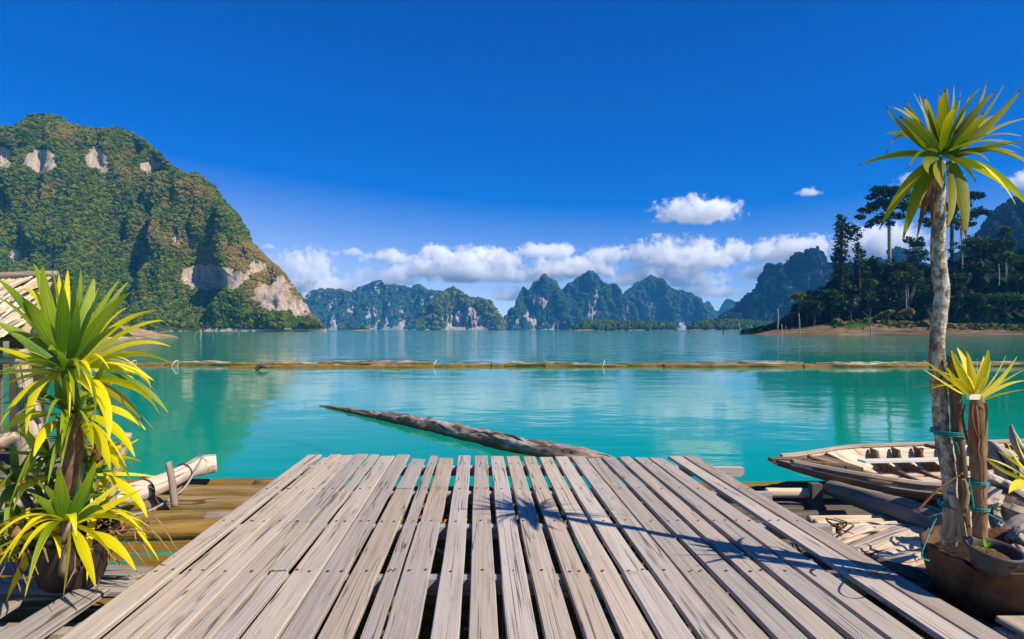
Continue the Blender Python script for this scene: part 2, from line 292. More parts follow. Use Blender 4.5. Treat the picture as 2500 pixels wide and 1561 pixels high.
hill('mountain', 'bluish karst peak with a steep cliff falling to the right', Z5([(1060, 886), (1085, 660), (1100, 600), (1150, 560), (1190, 532), (1210, 495), (1250, 482), (1280, 466), (1310, 447), (1350, 423), (1390, 440), (1420, 450), (1450, 461), (1480, 512), (1530, 547), (1580, 552), (1612, 546), (1640, 560), (1690, 572), (1710, 602), (1760, 622), (1790, 680), (1830, 740), (1855, 810), (1870, 886)]), 2600, M_hillF, CR_F, 8250, 8.0, nx=190, nt=90, amp=.22, flute=.18, seed=7, rocky=.57, rockbase=-.08, spots=sp5([(1330.0, 700.0, 55.0, 99.0, 0.78), (1610.0, 850.0, 55.0, 38.5, 1.14), (1340.0, 780.0, 66.0, 22.0, 0.73), (1560.0, 810.0, 16.5, 44.0, 0.83), (1700.0, 860.0, 44.0, 33.0, 0.52)]))
hill('mountain', 'distant pale blue pair of peaks in the gap above the lake', Z5([(1700, 780), (1780, 735), (1800, 662), (1830, 643), (1860, 680), (1890, 735), (1930, 722), (1960, 662), (1980, 630), (1995, 620), (2015, 630), (2040, 645), (2080, 652), (2120, 662), (2200, 700), (2300, 740), (2420, 790)]), 3350, M_hillF, CR_F, 3750, 8.3, nx=120, nt=40, amp=.1, flute=.05, seed=8, rocky=.2)
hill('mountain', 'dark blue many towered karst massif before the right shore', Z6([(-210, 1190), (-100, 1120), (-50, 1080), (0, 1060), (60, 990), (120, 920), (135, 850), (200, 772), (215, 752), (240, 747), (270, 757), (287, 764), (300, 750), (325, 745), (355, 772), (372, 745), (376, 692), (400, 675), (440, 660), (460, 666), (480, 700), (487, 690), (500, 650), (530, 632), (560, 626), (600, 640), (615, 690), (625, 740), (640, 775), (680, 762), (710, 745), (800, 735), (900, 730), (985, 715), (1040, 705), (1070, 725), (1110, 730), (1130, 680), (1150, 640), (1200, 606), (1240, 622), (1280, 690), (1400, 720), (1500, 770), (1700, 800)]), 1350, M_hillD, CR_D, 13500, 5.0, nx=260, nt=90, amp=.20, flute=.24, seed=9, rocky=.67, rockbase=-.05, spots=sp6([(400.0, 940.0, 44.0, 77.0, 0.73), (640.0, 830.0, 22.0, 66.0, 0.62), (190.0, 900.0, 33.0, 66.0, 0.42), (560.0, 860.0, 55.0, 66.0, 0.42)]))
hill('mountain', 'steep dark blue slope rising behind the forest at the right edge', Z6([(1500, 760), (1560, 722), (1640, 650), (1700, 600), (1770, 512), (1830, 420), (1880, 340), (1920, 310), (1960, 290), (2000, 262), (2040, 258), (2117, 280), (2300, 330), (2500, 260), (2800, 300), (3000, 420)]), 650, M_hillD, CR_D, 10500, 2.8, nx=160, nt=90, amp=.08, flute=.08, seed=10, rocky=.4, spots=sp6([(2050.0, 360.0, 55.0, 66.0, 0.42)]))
# low wooded islands
hill('island', 'low wooded island in front of the broad pointed peak', Z5([(680, 886), (720, 860), (780, 835), (850, 825), (930, 820), (1050, 822), (1150, 830), (1250, 828), (1400, 838), (1500, 846), (1550, 884)]), 1000, M_hillD, CR_F, 1350, 6.6, nx=120, nt=20, amp=.05, flute=.02, depth=1.5, seed=11, flabel='dense dark trees covering the low island before the broad peak', base=807.5)
hill('island', 'low wooded point running out before the dark blue massif', Z5([(1660, 887), (1700, 850), (1760, 830), (1850, 822), (1950, 815), (2060, 812), (2200, 822), (2400, 840), (2600, 850), (2700, 884)]), 900, M_hillD, CR_F, 1500, 5.7, nx=120, nt=20, amp=.05, flute=.02, depth=1.5, seed=12, flabel='dark trees on the low point before the blue massif', base=808)
hill('island', 'tiny green islet with an orange bank before the long range', Z4([(600, 969), (650, 955), (690, 948), (730, 950), (780, 966)]), 1150, M_hillL, CR_L, 40, 7, nx=40, nt=12, amp=.02, flute=.02, depth=1.5, seed=13, flabel='small round bushes on the tiny islet', base=807.5)
# ------------------------------------------------------------------ clouds
t = NT('cloud_mass')
oi = t.add('ObjectInfo'); co = t.coord('Object', rand=60)
pos = t.add('NewGeometry').outputs['Position']
oc = t.add('TexCoord').outputs['Object']
sx = t.add('SeparateXYZ'); t.link(oc, sx.inputs[0])
ln = t.add('VectorMath', operation='LENGTH'); t.link(oc, ln.inputs[0])
nz1 = t.noise(pos, 1/150, 6, .7); nz2 = t.noise(pos, 1/50, 5, .65)
core = t.math('SUBTRACT', .92, ln.outputs['Value'])
d = t.math('ADD', core, t.math('MULTIPLY', t.math('SUBTRACT', nz1, .485), 3.6)); d = t.math('ADD', d, t.math('MULTIPLY', t.math('SUBTRACT', nz2, .5), 1.5))
flat = t.smooth(sx.outputs[2], -.55, -.25)
den = t.math('MULTIPLY', t.smooth(d, .14, .66), flat)
at = t.add('Attribute', attribute_name='thick', attribute_type='OBJECT')
den = t.math('MULTIPLY', den, at.outputs['Fac'])
vs = t.add('VolumeScatter'); vs.inputs['Color'].default_value = (1, 1, 1, 1); t.link(den, vs.inputs['Density']); vs.inputs['Anisotropy'].default_value = -.1
t.link(vs.outputs[0], t.out.inputs['Volume']); M_cloud = t.m
def cloud(u, v, w, h, label, thick=.03, Y=5200, deep=.7):
    bm = bmesh.new(); bmesh.ops.create_icosphere(bm, subdivisions=2, radius=1.25)
    me = bpy.data.meshes.new('cloud'); bm.to_mesh(me); bm.free(); me.materials.append(M_cloud)
    o = bpy.data.objects.new('cloud', me); COL.objects.link(o)
    o.location = P(u, v, Y); k = Y/F; o.scale = (w/2*k*1.10, max(w*deep, h)/2*k, h/2*k*1.3)
    o['thick'] = thick*.95
    return tag(o, label, 'cloud', 'clouds above the lake')
D = 2500/2422
for (x, y, w, h, lb, th) in [
 (1645, 505, 205, 62, 'single bright white cloud high over the bluish peak', .03),
 (1915, 456, 56, 20, 'small wisp of cloud alone in the blue right of the bright one', .02),
 (1480, 563, 22, 10, 'tiniest puff of cloud left below the bright white one', .02),
 (825, 599, 56, 20, 'small flat cloud left of the cloud bank over the long range', .02),
 (925, 612, 120, 36, 'low cloud over the highest dome of the long range', .025),
 (1028, 600, 80, 36, 'puffy white cloud topping the bank over the long range', .03),
 (1290, 596, 160, 34, 'long thin cloud above the twin horned peak', .02),
 (1610, 612, 270, 78, 'wide bright cloud bank rising above the bluish peak', .03),
 (1350, 640, 230, 56, 'cloud bank resting behind the two pointed peaks', .025),
 (1115, 640, 230, 90, 'broad heaped cloud behind the green domed hill', .025),
 (720, 655, 170, 110, 'pale cloud behind the foot of the big green mountain', .018),
 (1880, 598, 230, 60, 'slanting cloud bank over the dark towered massif', .025),
 (2080, 585, 220, 90, 'cloud behind the tall umbrella tree', .025),
 (2145, 430, 70, 30, 'small cloud beside the drooping palm leaves', .022),
 (2415, 430, 80, 50, 'white cloud at the right edge above the steep slope', .03),
 (1640, 665, 190, 44, 'faint low cloud behind the bluish peak', .01),
 (920, 660, 190, 50, 'faint low cloud behind the long range', .01),
 (1210, 700, 120, 40, 'faint low cloud in the gap left of the twin horned peak', .01),
 (1010, 640, 190, 56, 'soft white cloud low over the middle of the long range', .02),
 (1440, 610, 150, 40, 'thin broken cloud right of the long thin cloud', .018),
 (1250, 655, 150, 46, 'soft low cloud just left above the twin horned peak', .016),
 (1560, 650, 210, 44, 'soft low cloud under the wide bright cloud bank', .016),
 (1830, 650, 150, 44, 'soft low cloud over the gap left of the dark massif', .016),
 (1180, 610, 150, 40, 'ragged cloud linking the heaped bank to the thin cloud', .018),
 (1740, 600, 90, 60, 'torn right end of the wide bright cloud bank', .02),
 (1500, 665, 150, 40, 'pale low cloud between the broad peak and the bluish peak', .012),
 (1690, 690, 160, 40, 'pale low cloud over the distant pair of peaks', .012),
 (780, 690, 170, 70, 'pale low cloud resting on the left end of the long range', .012),
 (1930, 640, 150, 50, 'low cloud behind the towers of the dark massif', .018),
 (632, 584, 38, 14, 'tiny cloud at the shoulder of the big mountain', .015),
]:
    cloud(x*D, y*D, w*D, h*D, lb, th)
SC.cycles.volume_bounces = 16; SC.cycles.volume_step_rate = .6; SC.cycles.max_bounces = 20
# ------------------------------------------------------------------ tubes, stakes, log materials
def frame_path(pts):
    T = [(pts[min(i+1, len(pts)-1)]-pts[max(i-1, 0)]).normalized() for i in range(len(pts))]
    ref = Vector((0, 0, 1)) if abs(T[0].z) < .9 else Vector((0, 1, 0))
    n = (ref-T[0]*ref.dot(T[0])).normalized(); fr = []
    for t_ in T:
        n = (n-t_*n.dot(t_)).normalized(); fr.append((n, t_.cross(n)))
    return T, fr
def resample(pts, rad, n):
    pts = [Vector(p) for p in pts]; d = [0]
    for a, b in zip(pts, pts[1:]): d.append(d[-1]+(b-a).length)
    out, rr = [], []
    P3 = np.array([p[:] for p in pts]); s = np.linspace(0, d[-1], n)
    if len(pts) > 2:           # Catmull-Rom through the points
        for x in s:
            k = min(max(int(np.searchsorted(d, x, 'right'))-1, 0), len(pts)-2); u = (x-d[k])/max(d[k+1]-d[k], 1e-9)
            p0, p1, p2, p3 = pts[max(k-1, 0)], pts[k], pts[k+1], pts[min(k+2, len(pts)-1)]
            out.append(.5*((2*p1)+(p2-p0)*u+(2*p0-5*p1+4*p2-p3)*u*u+(3*p1-p0-3*p2+p3)*u**3))
    else: out = [pts[0].lerp(pts[1], x/d[-1]) for x in s]
    return out, list(np.interp(s, d, rad)), d[-1]
def tube(pts, rad, n=12, segs=10, rough=0., rs=4., caps=True, seed=0., squash=1., end_dish=0., fib=0.):
    """verts, faces, uvs of a round tapering body along a path; uv = (metres round, metres along)"""
    pts, rad, L = resample(pts, rad, n); T, fr = frame_path(pts)
    V, UV, Fc = [], [], []
    s = 0; rm = max(sum(rad)/len(rad), 1e-4)
    for i, (p, r, (a, b)) in enumerate(zip(pts, rad, fr)):
        if i: s += (pts[i]-pts[i-1]).length
        for k in range(segs+1):
            th = 2*math.pi*k/segs
            V.append(p+a*math.cos(th)*r*squash+b*math.sin(th)*r); UV.append((k/segs*2*math.pi*rm, s))
    V = np.array([v[:] for v in V])
    if rough:
        C = np.repeat(np.array([p[:] for p in pts]), segs+1, 0); d = V-C; L_ = np.linalg.norm(d, axis=1, keepdims=True)+1e-9
        q = fbm(V*rs+seed, 4)[:, None]
        if fib:
            UVa = np.array(UV); th = np.tile(np.linspace(0, 2*math.pi, segs+1), len(pts)); q = fbm(np.stack([np.cos(th)*fib, np.sin(th)*fib, UVa[:, 1]*rs*.3+seed], -1), 4)[:, None]*.9+q*.35
        V = C+d*(1+rough*q)
        V[segs::segs+1] = V[0::segs+1]
    w = segs+1
    for i in range(len(pts)-1):
        for k in range(segs): Fc.append((i*w+k, i*w+k+1, (i+1)*w+k+1, (i+1)*w+k))
    V = V.tolist()
    if caps:
        for i, sg in ((0, -1), (len(pts)-1, 1)):
            c = len(V); V.append((pts[i]-T[i]*sg*end_dish*rad[i])[:]); UV.append((0, s if i else 0))
            for k in range(segs):
                q = (i*w+k, i*w+k+1, c); Fc.append(q if sg > 0 else q[::-1])
    return V, Fc, UV
def join(parts):
    V, Fc, UV = [], [], []
    for v, f, u in parts:
        o = len(V); V += list(v); UV += list(u); Fc += [tuple(i+o for i in q) for q in f]
    return V, Fc, UV
def wood(name, light, mid, dark, grain=55., along=2.2, crack=.5, bump=.5, rand=40., uv=True, hue=.0, alg=None, knots=0., axis=1, rough=.8):
    t = NT(name); k = 'UV' if uv else 'Object'
    def sc(a, b): return (a, b, a) if axis == 1 or uv else (b, a, a)
    g = t.noise(t.coord(k, sc(grain, along), rand), 1, 6, .62, .6)
    big = t.noise(t.coord(k, sc(5, 1.1), rand), 1, 4, .6)
    c = t.ramp(g, [(.28, dark), (.47, mid), (.68, light)])
    c = t.mix(t.smooth(big, .35, .7, 0, .55), c, t.mix(.5, mid, light))
    c = t.mix(t.smooth(t.noise(t.coord(k, sc(9, 2.5), rand), 1, 5, .7), .56, .75, 0, .6), c, dark)
    ck = t.noise(t.coord(k, sc(grain*.42, along*.32), rand), 1, 2, .5, .25)
    ckm = t.math('ABSOLUTE', t.math('SUBTRACT', ck, .5)); ckf = t.smooth(ckm, .004, .022, 1, 0)
    ckf = t.math('MULTIPLY', ckf, t.smooth(big, .42, .58, 0, crack))
    c = t.mix(ckf, c, tuple(x*.12 for x in dark))
    h = t.math('SUBTRACT', t.math('MULTIPLY', g, .5), t.math('MULTIPLY', ckf, 1.5))
    if knots:
        vo = t.add('TexVoronoi'); vo.inputs['Scale'].default_value = 1; t.link(t.coord(k, sc(6.5, 1.6), rand), vo.inputs['Vector'])
        kf = t.math('MULTIPLY', t.smooth(vo.outputs['Distance'], .05, .17, 1, 0), t.smooth(t.math('FRACT', t.math('MULTIPLY', vo.outputs['Color'], 7.7)), .72, .76, 0, knots))
        c = t.mix(kf, c, (.20, .11, .05))
    if rand:
        r = t.rand(); hsv = t.add('HueSaturation'); t.put(hsv.inputs['Value'], t.math('MULTIPLY_ADD', r, .36, .80)); t.put(hsv.inputs['Saturation'], t.math('MULTIPLY_ADD', t.math('FRACT', t.math('MULTIPLY', r, 13.7)), .5, .75)); t.link(c, hsv.inputs['Color']); c = hsv.outputs[0]
    if alg:
        z = t.add('SeparateXYZ'); t.link(t.add('NewGeometry').outputs['Position'], z.inputs[0]); n = t.noise(t.coord('Object'), 6, 4, .7)
        f = t.smooth(t.math('ADD', z.outputs[2], t.math('MULTIPLY', t.math('SUBTRACT', n, .5), alg[2])), alg[0], alg[1], 1, 0)
        c = t.mix(f, c, t.mix(n, alg[3], alg[4]))
    return t.done(t.bsdf(c, rough, t.bump(h, bump, .006), .25))
def plain(name, c1, c2, scale=8., rough=.8, bump=.3, spec=.3, dist=.01, kind='Object', st=(1, 1, 1)):
    t = NT(name); n = t.noise(t.coord(kind, st), scale, 5, .65)
    return t.done(t.bsdf(t.mix(t.smooth(n, .3, .7), c1, c2), rough, t.bump(n, bump, dist), spec))
M_stake = wood('grey_stake', (.36, .30, .24), (.24, .19, .14), (.10, .075, .05), 40, 3, .6)
M_boom = wood('boom_log', (.60, .50, .40), (.085, .055, .03), (.02, .014, .010), 9, 1.0, .9, .9, alg=(.07, .17, .12, (.26, .15, .010), (.12, .06, .006)))
M_dark_bark = wood('dark_bark', (.17, .13, .10), (.07, .048, .034), (.02, .014, .010), 22, 2, .8, 1.0)

# ------------------------------------------------------------------ right shore: bank, forest, trees
M_bank = plain('dry_bank', (.30, .19, .09), (.46, .33, .19), .35, .95, .6, .1, .4)
def bank(name, label, top, Yf, mat, depth, nx=120, nt=26, seed=0, rough=.3, kind='structure'):
    us = [p[0] for p in top]; u = np.linspace(us[0], us[-1], nx); v = np.interp(u, us, [p[1] for p in top]); sh = np.interp(u, us, [p[2] for p in top])
    Y0 = CAMZ*F/(sh-HOR); H = np.maximum((HOR-v)/F*(Y0+depth)+CAMZ, .05); t = np.linspace(0, 1.6, nt)
    T, U = np.meshgrid(t, u, indexing='ij'); Y = Y0+T*depth; X = (U-UC)/F*Y; Z = H*np.minimum(T, 1)**.8+ (T > 1)*(T-1)*H*.6
    q = fbm(np.stack([X/6, Y/6, Z*0], -1)+seed, 4); q2 = np.abs(fbm(np.stack([X/14, Y*0, Z/1.0], -1)+seed, 3))
    Z = Z+rough*q*np.minimum(T*3, 1); Y = Y-rough*3*q2*np.minimum(T*3, 1); Z[0] = -1.2
    V = np.stack([X, Y, Z], -1); idx = np.arange(T.size).reshape(T.shape); fc = np.stack([idx[:-1, :-1], idx[:-1, 1:], idx[1:, 1:], idx[1:, :-1]], -1).reshape(-1, 4)
    o = mesh_obj(name, V.reshape(-1, 3), fc, mat); tag(o, label, None, None, kind); return V
def strat(name):
    t = NT(name); p = t.add('NewGeometry').outputs['Position']; m = t.add('Mapping'); m.inputs['Scale'].default_value = (.06, .06, 2.2); t.link(p, m.inputs[0])
    n = t.noise(m.outputs[0], 1, 5, .65, .4); n2 = t.noise(p, .25, 5, .7); n3 = t.noise(p, 1.8, 4, .7)
    c = t.ramp(n, [(.3, (.06, .035, .02)), (.45, (.13, .08, .045)), (.58, (.24, .16, .09)), (.66, (.12, .07, .038))])
    c = t.mix(t.smooth(n2, .52, .7, 0, .85), c, (.11, .12, .025)); c = t.mix(t.smooth(n3, .55, .75, 0, .6), c, (.10, .06, .03))
    return t.done(t.bsdf(c, .95, t.bump(n, .8, .3), .1))
M_strat = strat('layered_bank')
# (u, v of the top, v of the waterline)
bankV = bank('shore', 'layered sandy bank along the right shore below the dark forest', [(1838, 817.5, 817.6), (1858, 811, 817.6), (1900, 804, 817.8), (1960, 799, 818), (2050, 791, 818.5), (2130, 789, 818.5), (2230, 794, 819), (2400, 799, 820), (2560, 800, 821), (2800, 800, 823)], 207, M_strat, 16, nx=200, nt=30, seed=3, rough=.35)
# forested rise behind the bank
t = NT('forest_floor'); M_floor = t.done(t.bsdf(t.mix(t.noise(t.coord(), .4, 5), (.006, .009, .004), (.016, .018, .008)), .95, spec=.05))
rise = Z6([(60, 1190), (140, 1180), (330, 1130), (420, 1070), (520, 1010), (620, 980), (720, 900), (800, 820), (900, 770), (1000, 760), (1060, 790), (1160, 770), (1300, 730), (1400, 740), (1560, 770), (1660, 700), (1800, 640), (1950, 680), (2100, 690), (2300, 640), (2600, 600)])
us = np.array([p[0] for p in rise]); vs = np.array([p[1] for p in rise])
u = np.linspace(us[0], us[-1], 150); v = np.interp(u, us, vs); T, U = np.meshgrid(np.linspace(0, 1.5, 24), u, indexing='ij')
Y0 = np.interp(u, [1800, 1900, 2000, 2500, 2700], [226, 228, 226, 222, 215]); Yr = Y0+30; H = np.maximum((HOR-v)/F*Yr+CAMZ-4.0, .6)
h0 = np.interp(u, [1820, 1860, 1960, 2050, 2700], [.3, 2.0, 4.0, 5.2, 4.2])
Y = Y0+T*30; X = (U-UC)/F*Y; Z = h0+(H-h0)*np.minimum(T, 1)**.8*(H > h0)-(T > 1)*(T-1)*10-.8
Z = Z+fbm(np.stack([X/8, Y/8, X*0], -1), 3)*.7
V = np.stack([X, Y, Z], -1); idx = np.arange(T.size).reshape(T.shape); fc = np.stack([idx[:-1, :-1], idx[:-1, 1:], idx[1:, 1:], idx[1:, :-1]], -1).reshape(-1, 4)
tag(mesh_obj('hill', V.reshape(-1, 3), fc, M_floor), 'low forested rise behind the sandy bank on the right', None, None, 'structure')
def leaf_mat(name, cols, trans=.25):
    t = NT(name); n = t.noise(t.coord('Object'), .35, 3, .6); n2 = t.noise(t.coord('Object'), 3.5, 2, .5)
    c = t.ramp(n, [(.25+.5*i/(len(cols)-1), q) for i, q in enumerate(cols)]); c = t.mix(1, c, t.ramp(n2, [(.3, (.7, .7, .7)), (.7, (1.3, 1.3, 1.2))]), 'MULTIPLY')
    a = t.bsdf(c, .65, spec=.2); tl = t.add('BsdfTranslucent'); t.link(c, tl.inputs[0]); m = t.add('MixShader'); m.inputs[0].default_value = trans; t.link(a, m.inputs[1]); t.link(tl.outputs[0], m.inputs[2]); return t.done(m.outputs[0])
ML_dark = leaf_mat('leaf_dark', [(.006, .020, .004), (.013, .038, .006), (.028, .06, .008)])  # leaf colour lowered, painting in the backlit look of the shore forest
ML_mid = leaf_mat('leaf_mid', [(.008, .028, .005), (.03, .075, .008), (.075, .14, .012)])  # brightest stop raised, sunlit highlights painted into the leaf colour
ML_yel = leaf_mat('leaf_yellowish', [(.06, .10, .010), (.13, .17, .016), (.20, .20, .03)])
ML_dry = leaf_mat('leaf_dry', [(.10, .07, .02), (.19, .13, .04), (.12, .12, .02)])
M_trunk = plain('pale_trunk', (.20, .16, .13), (.34, .29, .25), .8, .9, .4, .1, .1)
M_trunk_d = plain('dark_trunk', (.05, .035, .03), (.12, .085, .07), .8, .9, .4, .1, .1)
def leaves_mesh(clumps, dens, size, seed, flat=.6):
    r = np.random.RandomState(seed); C = []
    for (c, rx, rz) in clumps:
        n = max(int(dens*(rx*rx*rz)**(2/3)), 12); d = r.normal(size=(n, 3)); d /= np.linalg.norm(d, axis=1)[:, None]
        q = fbm(d*1.8+r.rand()*50, 2); rr = (.45+.55*r.rand(n)**.5)*(1+.5*q); C.append(np.array(c)+d*rr[:, None]*np.array([rx, rx, rz]))
    C = np.concatenate(C); n = len(C); N = r.normal(size=(n, 3)); N[:, 2] += flat*np.sign(N[:, 2]); N /= np.linalg.norm(N, axis=1)[:, None]
    A = np.cross(N, r.normal(size=(n, 3))); A /= np.linalg.norm(A, axis=1)[:, None]; B = np.cross(N, A); s = size*r.lognormal(0, .35, n)[:, None]
    V = np.stack([C-A*s-B*s*.6, C+A*s*.2-B*s*.8, C+A*s+B*s*.3, C-A*s*.3+B*s*.8], 1).reshape(-1, 3); return V, np.arange(4*n).reshape(n, 4)
TREES = [0]
def tree(label, trunk, r0, clumps, lm, tm=None, dens=26., size=.42, limbs=True, name='tree', group='trees on the right shore', flat=.6):
    """trunk: points in world space; clumps: (centre, rx, rz)"""
    TREES[0] += 1; base = Vector(trunk[0]); root = empty(name, base, label, 'tree', group)
    parts = [tube(trunk, list(np.linspace(r0, r0*.45, len(trunk))), 10, 7, .08, .6)]
    top = Vector(trunk[-1])
    if limbs:
        for (c, rx, rz) in clumps:
            c = Vector(c); k = max(0, min(len(trunk)-1, len(trunk)-1-(1 if rnd.random() < .5 else 0))); a = Vector(trunk[k]); a = a.lerp(Vector(trunk[max(k-1, 0)]), rnd.uniform(0, .35))
            parts.append(tube([a, a.lerp(c, .5)+Vector((0, 0, -(c-a).length*.06)), c], [r0*.32, r0*.2, r0*.08], 6, 5))
    v, f, uv = join(parts); mesh_obj('trunk', v, f, tm or M_trunk_d, root, uvs=uv)
    v, f = leaves_mesh(clumps, dens, size, TREES[0]*13, flat); mesh_obj('crown', v, f, lm, root, smooth=False)
    return root
def ground_z(u_, Y_): return np.interp(u_, [1820, 1860, 1960, 2050, 2700], [.3, 2.0, 4.0, 5.2, 4.2])
K = 1/3.024
def bush_tree(label, x, y, rx, Y, lm, ry=None, base=None, n=8, tm=None, name='tree', dens=26, size=.4):
    u, v = 1800+x*K, 400+y*K; c = P(u, v, Y); R_ = rx*K*Y/F; Rz = (ry or rx)*K*Y/F; z0 = ground_z(u, Y)-1.0 if base is None else base
    z0 = min(z0, c.z-Rz*.9)
    cl = [(c, R_*.62, Rz*.6)]
    for k in range(n):
        a = rnd.uniform(0, 6.28); e = rnd.uniform(-.5, 1.); cl.append((c+Vector((math.cos(a)*R_*.62*math.sqrt(1-.5*e*e), math.sin(a)*R_*.6, e*Rz*.6)), R_*rnd.uniform(.28, .5), Rz*rnd.uniform(.26, .45)))
    return tree(label, [(c.x+rnd.uniform(-.3, .3), c.y, z0), (c.x+rnd.uniform(-.5, .5), c.y, (z0+c.z)/2), (c.x, c.y, c.z)], max(.12, R_*.07), cl, lm, tm, dens, size, name=name)
def clump6(l, Y, flat=.55): return [(P(1800+x*K, 400+y*K, Y+rnd.uniform(-3, 3)), r*K*Y/F, r*K*Y/F*flat) for x, y, r in l]
Yt = 240
p6 = lambda x, y, Y: P(1800+x*K, 400+y*K, Y)
tree('tall umbrella crowned tree on a bare pink trunk left of the palm stem', [p6(1122, 900, Yt), p6(1124, 700, Yt), p6(1122, 480, Yt), p6(1112, 350, Yt), p6(1095, 280, Yt)], .85, clump6([(1100, 210, 85), (1030, 190, 50), (1170, 200, 60), (1225, 235, 55), (1010, 310, 60), (950, 345, 50), (905, 392, 38), (1080, 290, 60), (1180, 300, 70), (1260, 330, 50), (1010, 430, 50), (970, 460, 28), (1060, 400, 45), (1150, 385, 50), (1200, 390, 40), (1130, 440, 35), (990, 245, 45), (1120, 330, 45)], Yt, .5), ML_dark, M_trunk, 40, .45)
tree('tall spreading tree half hidden behind the palm stem', [p6(1590, 960, 250), p6(1588, 740, 250), p6(1585, 500, 250), p6(1590, 400, 250), p6(1620, 330, 250)], .9, clump6([(1745, 235, 55), (1790, 240, 38), (1690, 250, 45), (1640, 300, 75), (1560, 320, 70), (1470, 330, 70), (1780, 350, 55), (1850, 362, 35), (1720, 380, 60), (1400, 300, 55), (1330, 290, 50), (1380, 420, 45), (1440, 450, 45), (1700, 450, 50), (1640, 470, 40), (1540, 440, 50)], 250, .5), ML_dark, M_trunk_d, 40, .45)
tree('slim tree with a thin pale trunk right of the palm stem', [p6(1662, 900, 235), p6(1660, 700, 235), p6(1655, 500, 235), p6(1650, 430, 235)], .4, clump6([(1600, 590, 30), (1700, 570, 35), (1640, 620, 28), (1690, 630, 28), (1575, 640, 25), (1640, 430, 45)], 235, .5), ML_mid, M_trunk, 40, .4)
vine = [(770, 405, 32), (760, 450, 42), (775, 500, 50), (765, 560, 48), (765, 620, 50), (760, 690, 58), (770, 760, 65), (775, 830, 70), (765, 900, 60), (840, 480, 42), (890, 490, 32), (905, 530, 22), (850, 545, 36), (820, 520, 35), (735, 640, 30), (725, 700, 30)]
tree('tall leaning column tree wrapped in hanging vines', [p6(770, 1080, 228), p6(768, 800, 228), p6(768, 560, 228), p6(772, 430, 228)], .9, [(P(1800+x*K, 400+y*K, 228+rnd.uniform(-2, 2)), r*K*228/F, r*K*228/F*.95) for x, y, r in vine], ML_dark, M_trunk_d, 34, .36)
tree('shorter vine covered stump tree beside the leaning column tree', [p6(905, 1050, 231), p6(900, 800, 231), p6(895, 640, 231)], .7, [(P(1800+x*K, 400+y*K, 231+rnd.uniform(-2, 2)), r*K*231/F, r*K*231/F*.95) for x, y, r in [(888, 600, 24), (880, 630, 34), (905, 660, 38), (930, 665, 24), (895, 710, 42), (900, 760, 55), (920, 820, 60)]], ML_dark, M_trunk_d, 34, .36)
for (lb, x, y, rx, ry, Y, lm) in [
 ('small yellow leaved tree at the left tip of the right shore', 448, 985, 58, 42, 222, ML_yel),
 ('dark bushy tree behind the small yellow leaved one', 560, 990, 62, 75, 230, ML_mid),
 ('light green spreading tree on the bank left of the vine column', 705, 975, 90, 60, 222, ML_mid),
 ('round tree at the foot of the vine column', 640, 1030, 70, 70, 224, ML_dark),
 ('thin crowned leafy tree on the bank with a crooked trunk', 845, 1030, 60, 60, 219, ML_mid),
 ('bright tree with hanging leaves right of the vine column', 955, 905, 62, 70, 223, ML_mid),
 ('fresh green shrub like tree under the bright hanging one', 975, 985, 60, 50, 221, ML_mid),
 ('dark rounded tree right of the stump tree', 955, 770, 85, 85, 236, ML_dark),
 ('dark tree below the umbrella tree', 1060, 800, 90, 80, 234, ML_dark),
 ('dark broad tree left of the palm stem', 1190, 780, 95, 90, 232, ML_dark),
 ('layered tree rising beside the palm stem', 1310, 590, 75, 60, 238, ML_dark),
 ('tree with drooping boughs left of the palm stem', 1330, 690, 90, 80, 236, ML_mid),
 ('large hanging tree with pale trunk on the bank by the palm', 1260, 850, 110, 90, 222, ML_mid),
 ('low shaded tree on the bank under the large hanging one', 1120, 960, 100, 90, 222, ML_dark),
 ('shaded tree directly left of the palm stem on the bank', 1390, 960, 80, 90, 221, ML_dark),
 ('bright branching tree right of the palm stem', 1655, 850, 85, 75, 221, ML_mid),
 ('big dark dome shaped tree right of the palm stem', 1800, 625, 140, 115, 240, ML_dark),
 ('narrow upright tree standing over the dome shaped one', 1985, 505, 52, 58, 244, ML_mid),
 ('leafy tree under the narrow upright one', 1965, 610, 85, 60, 238, ML_mid),
 ('pale trunked tree right of the dome shaped one', 1985, 690, 80, 60, 228, ML_mid),
 ('dark round tree at the right edge of the forest', 2100, 655, 60, 45, 240, ML_dark),
 ('broad tree at the right edge below the round one', 2120, 730, 90, 60, 232, ML_mid),
 ('shaded tree between the dome shaped one and the bank', 1800, 790, 110, 90, 228, ML_dark),
 ('flat topped low tree near the right edge', 1980, 980, 150, 55, 220, ML_mid),
 ('dark tree in the hollow right of the palm stem', 1700, 990, 110, 90, 221, ML_dark),
 ('small round bush on the bank right of the palm stem', 1850, 1060, 45, 26, 218, ML_mid),
 ('dark tree low at the right edge', 2120, 900, 120, 110, 224, ML_dark),
 ('dark tree behind the flat topped low one', 1950, 860, 110, 90, 230, ML_dark),
 ('dry brown bush on the bank left of the palm stem', 1240, 1100, 60, 40, 214, ML_dry),
 ('yellow green bush on the bank below the crooked tree', 1100, 1110, 60, 38, 214, ML_yel),
 ('small pale bush on the low left end of the bank', 400, 1120, 25, 25, 224, ML_mid),
 ('shrubby tree between the vine column and the yellow leaved tree', 520, 1060, 60, 60, 223, ML_mid),
]:
    bush_tree(lb, x, y, rx, Y, lm, ry, tm=M_trunk if 'pale trunk' in lb else None)
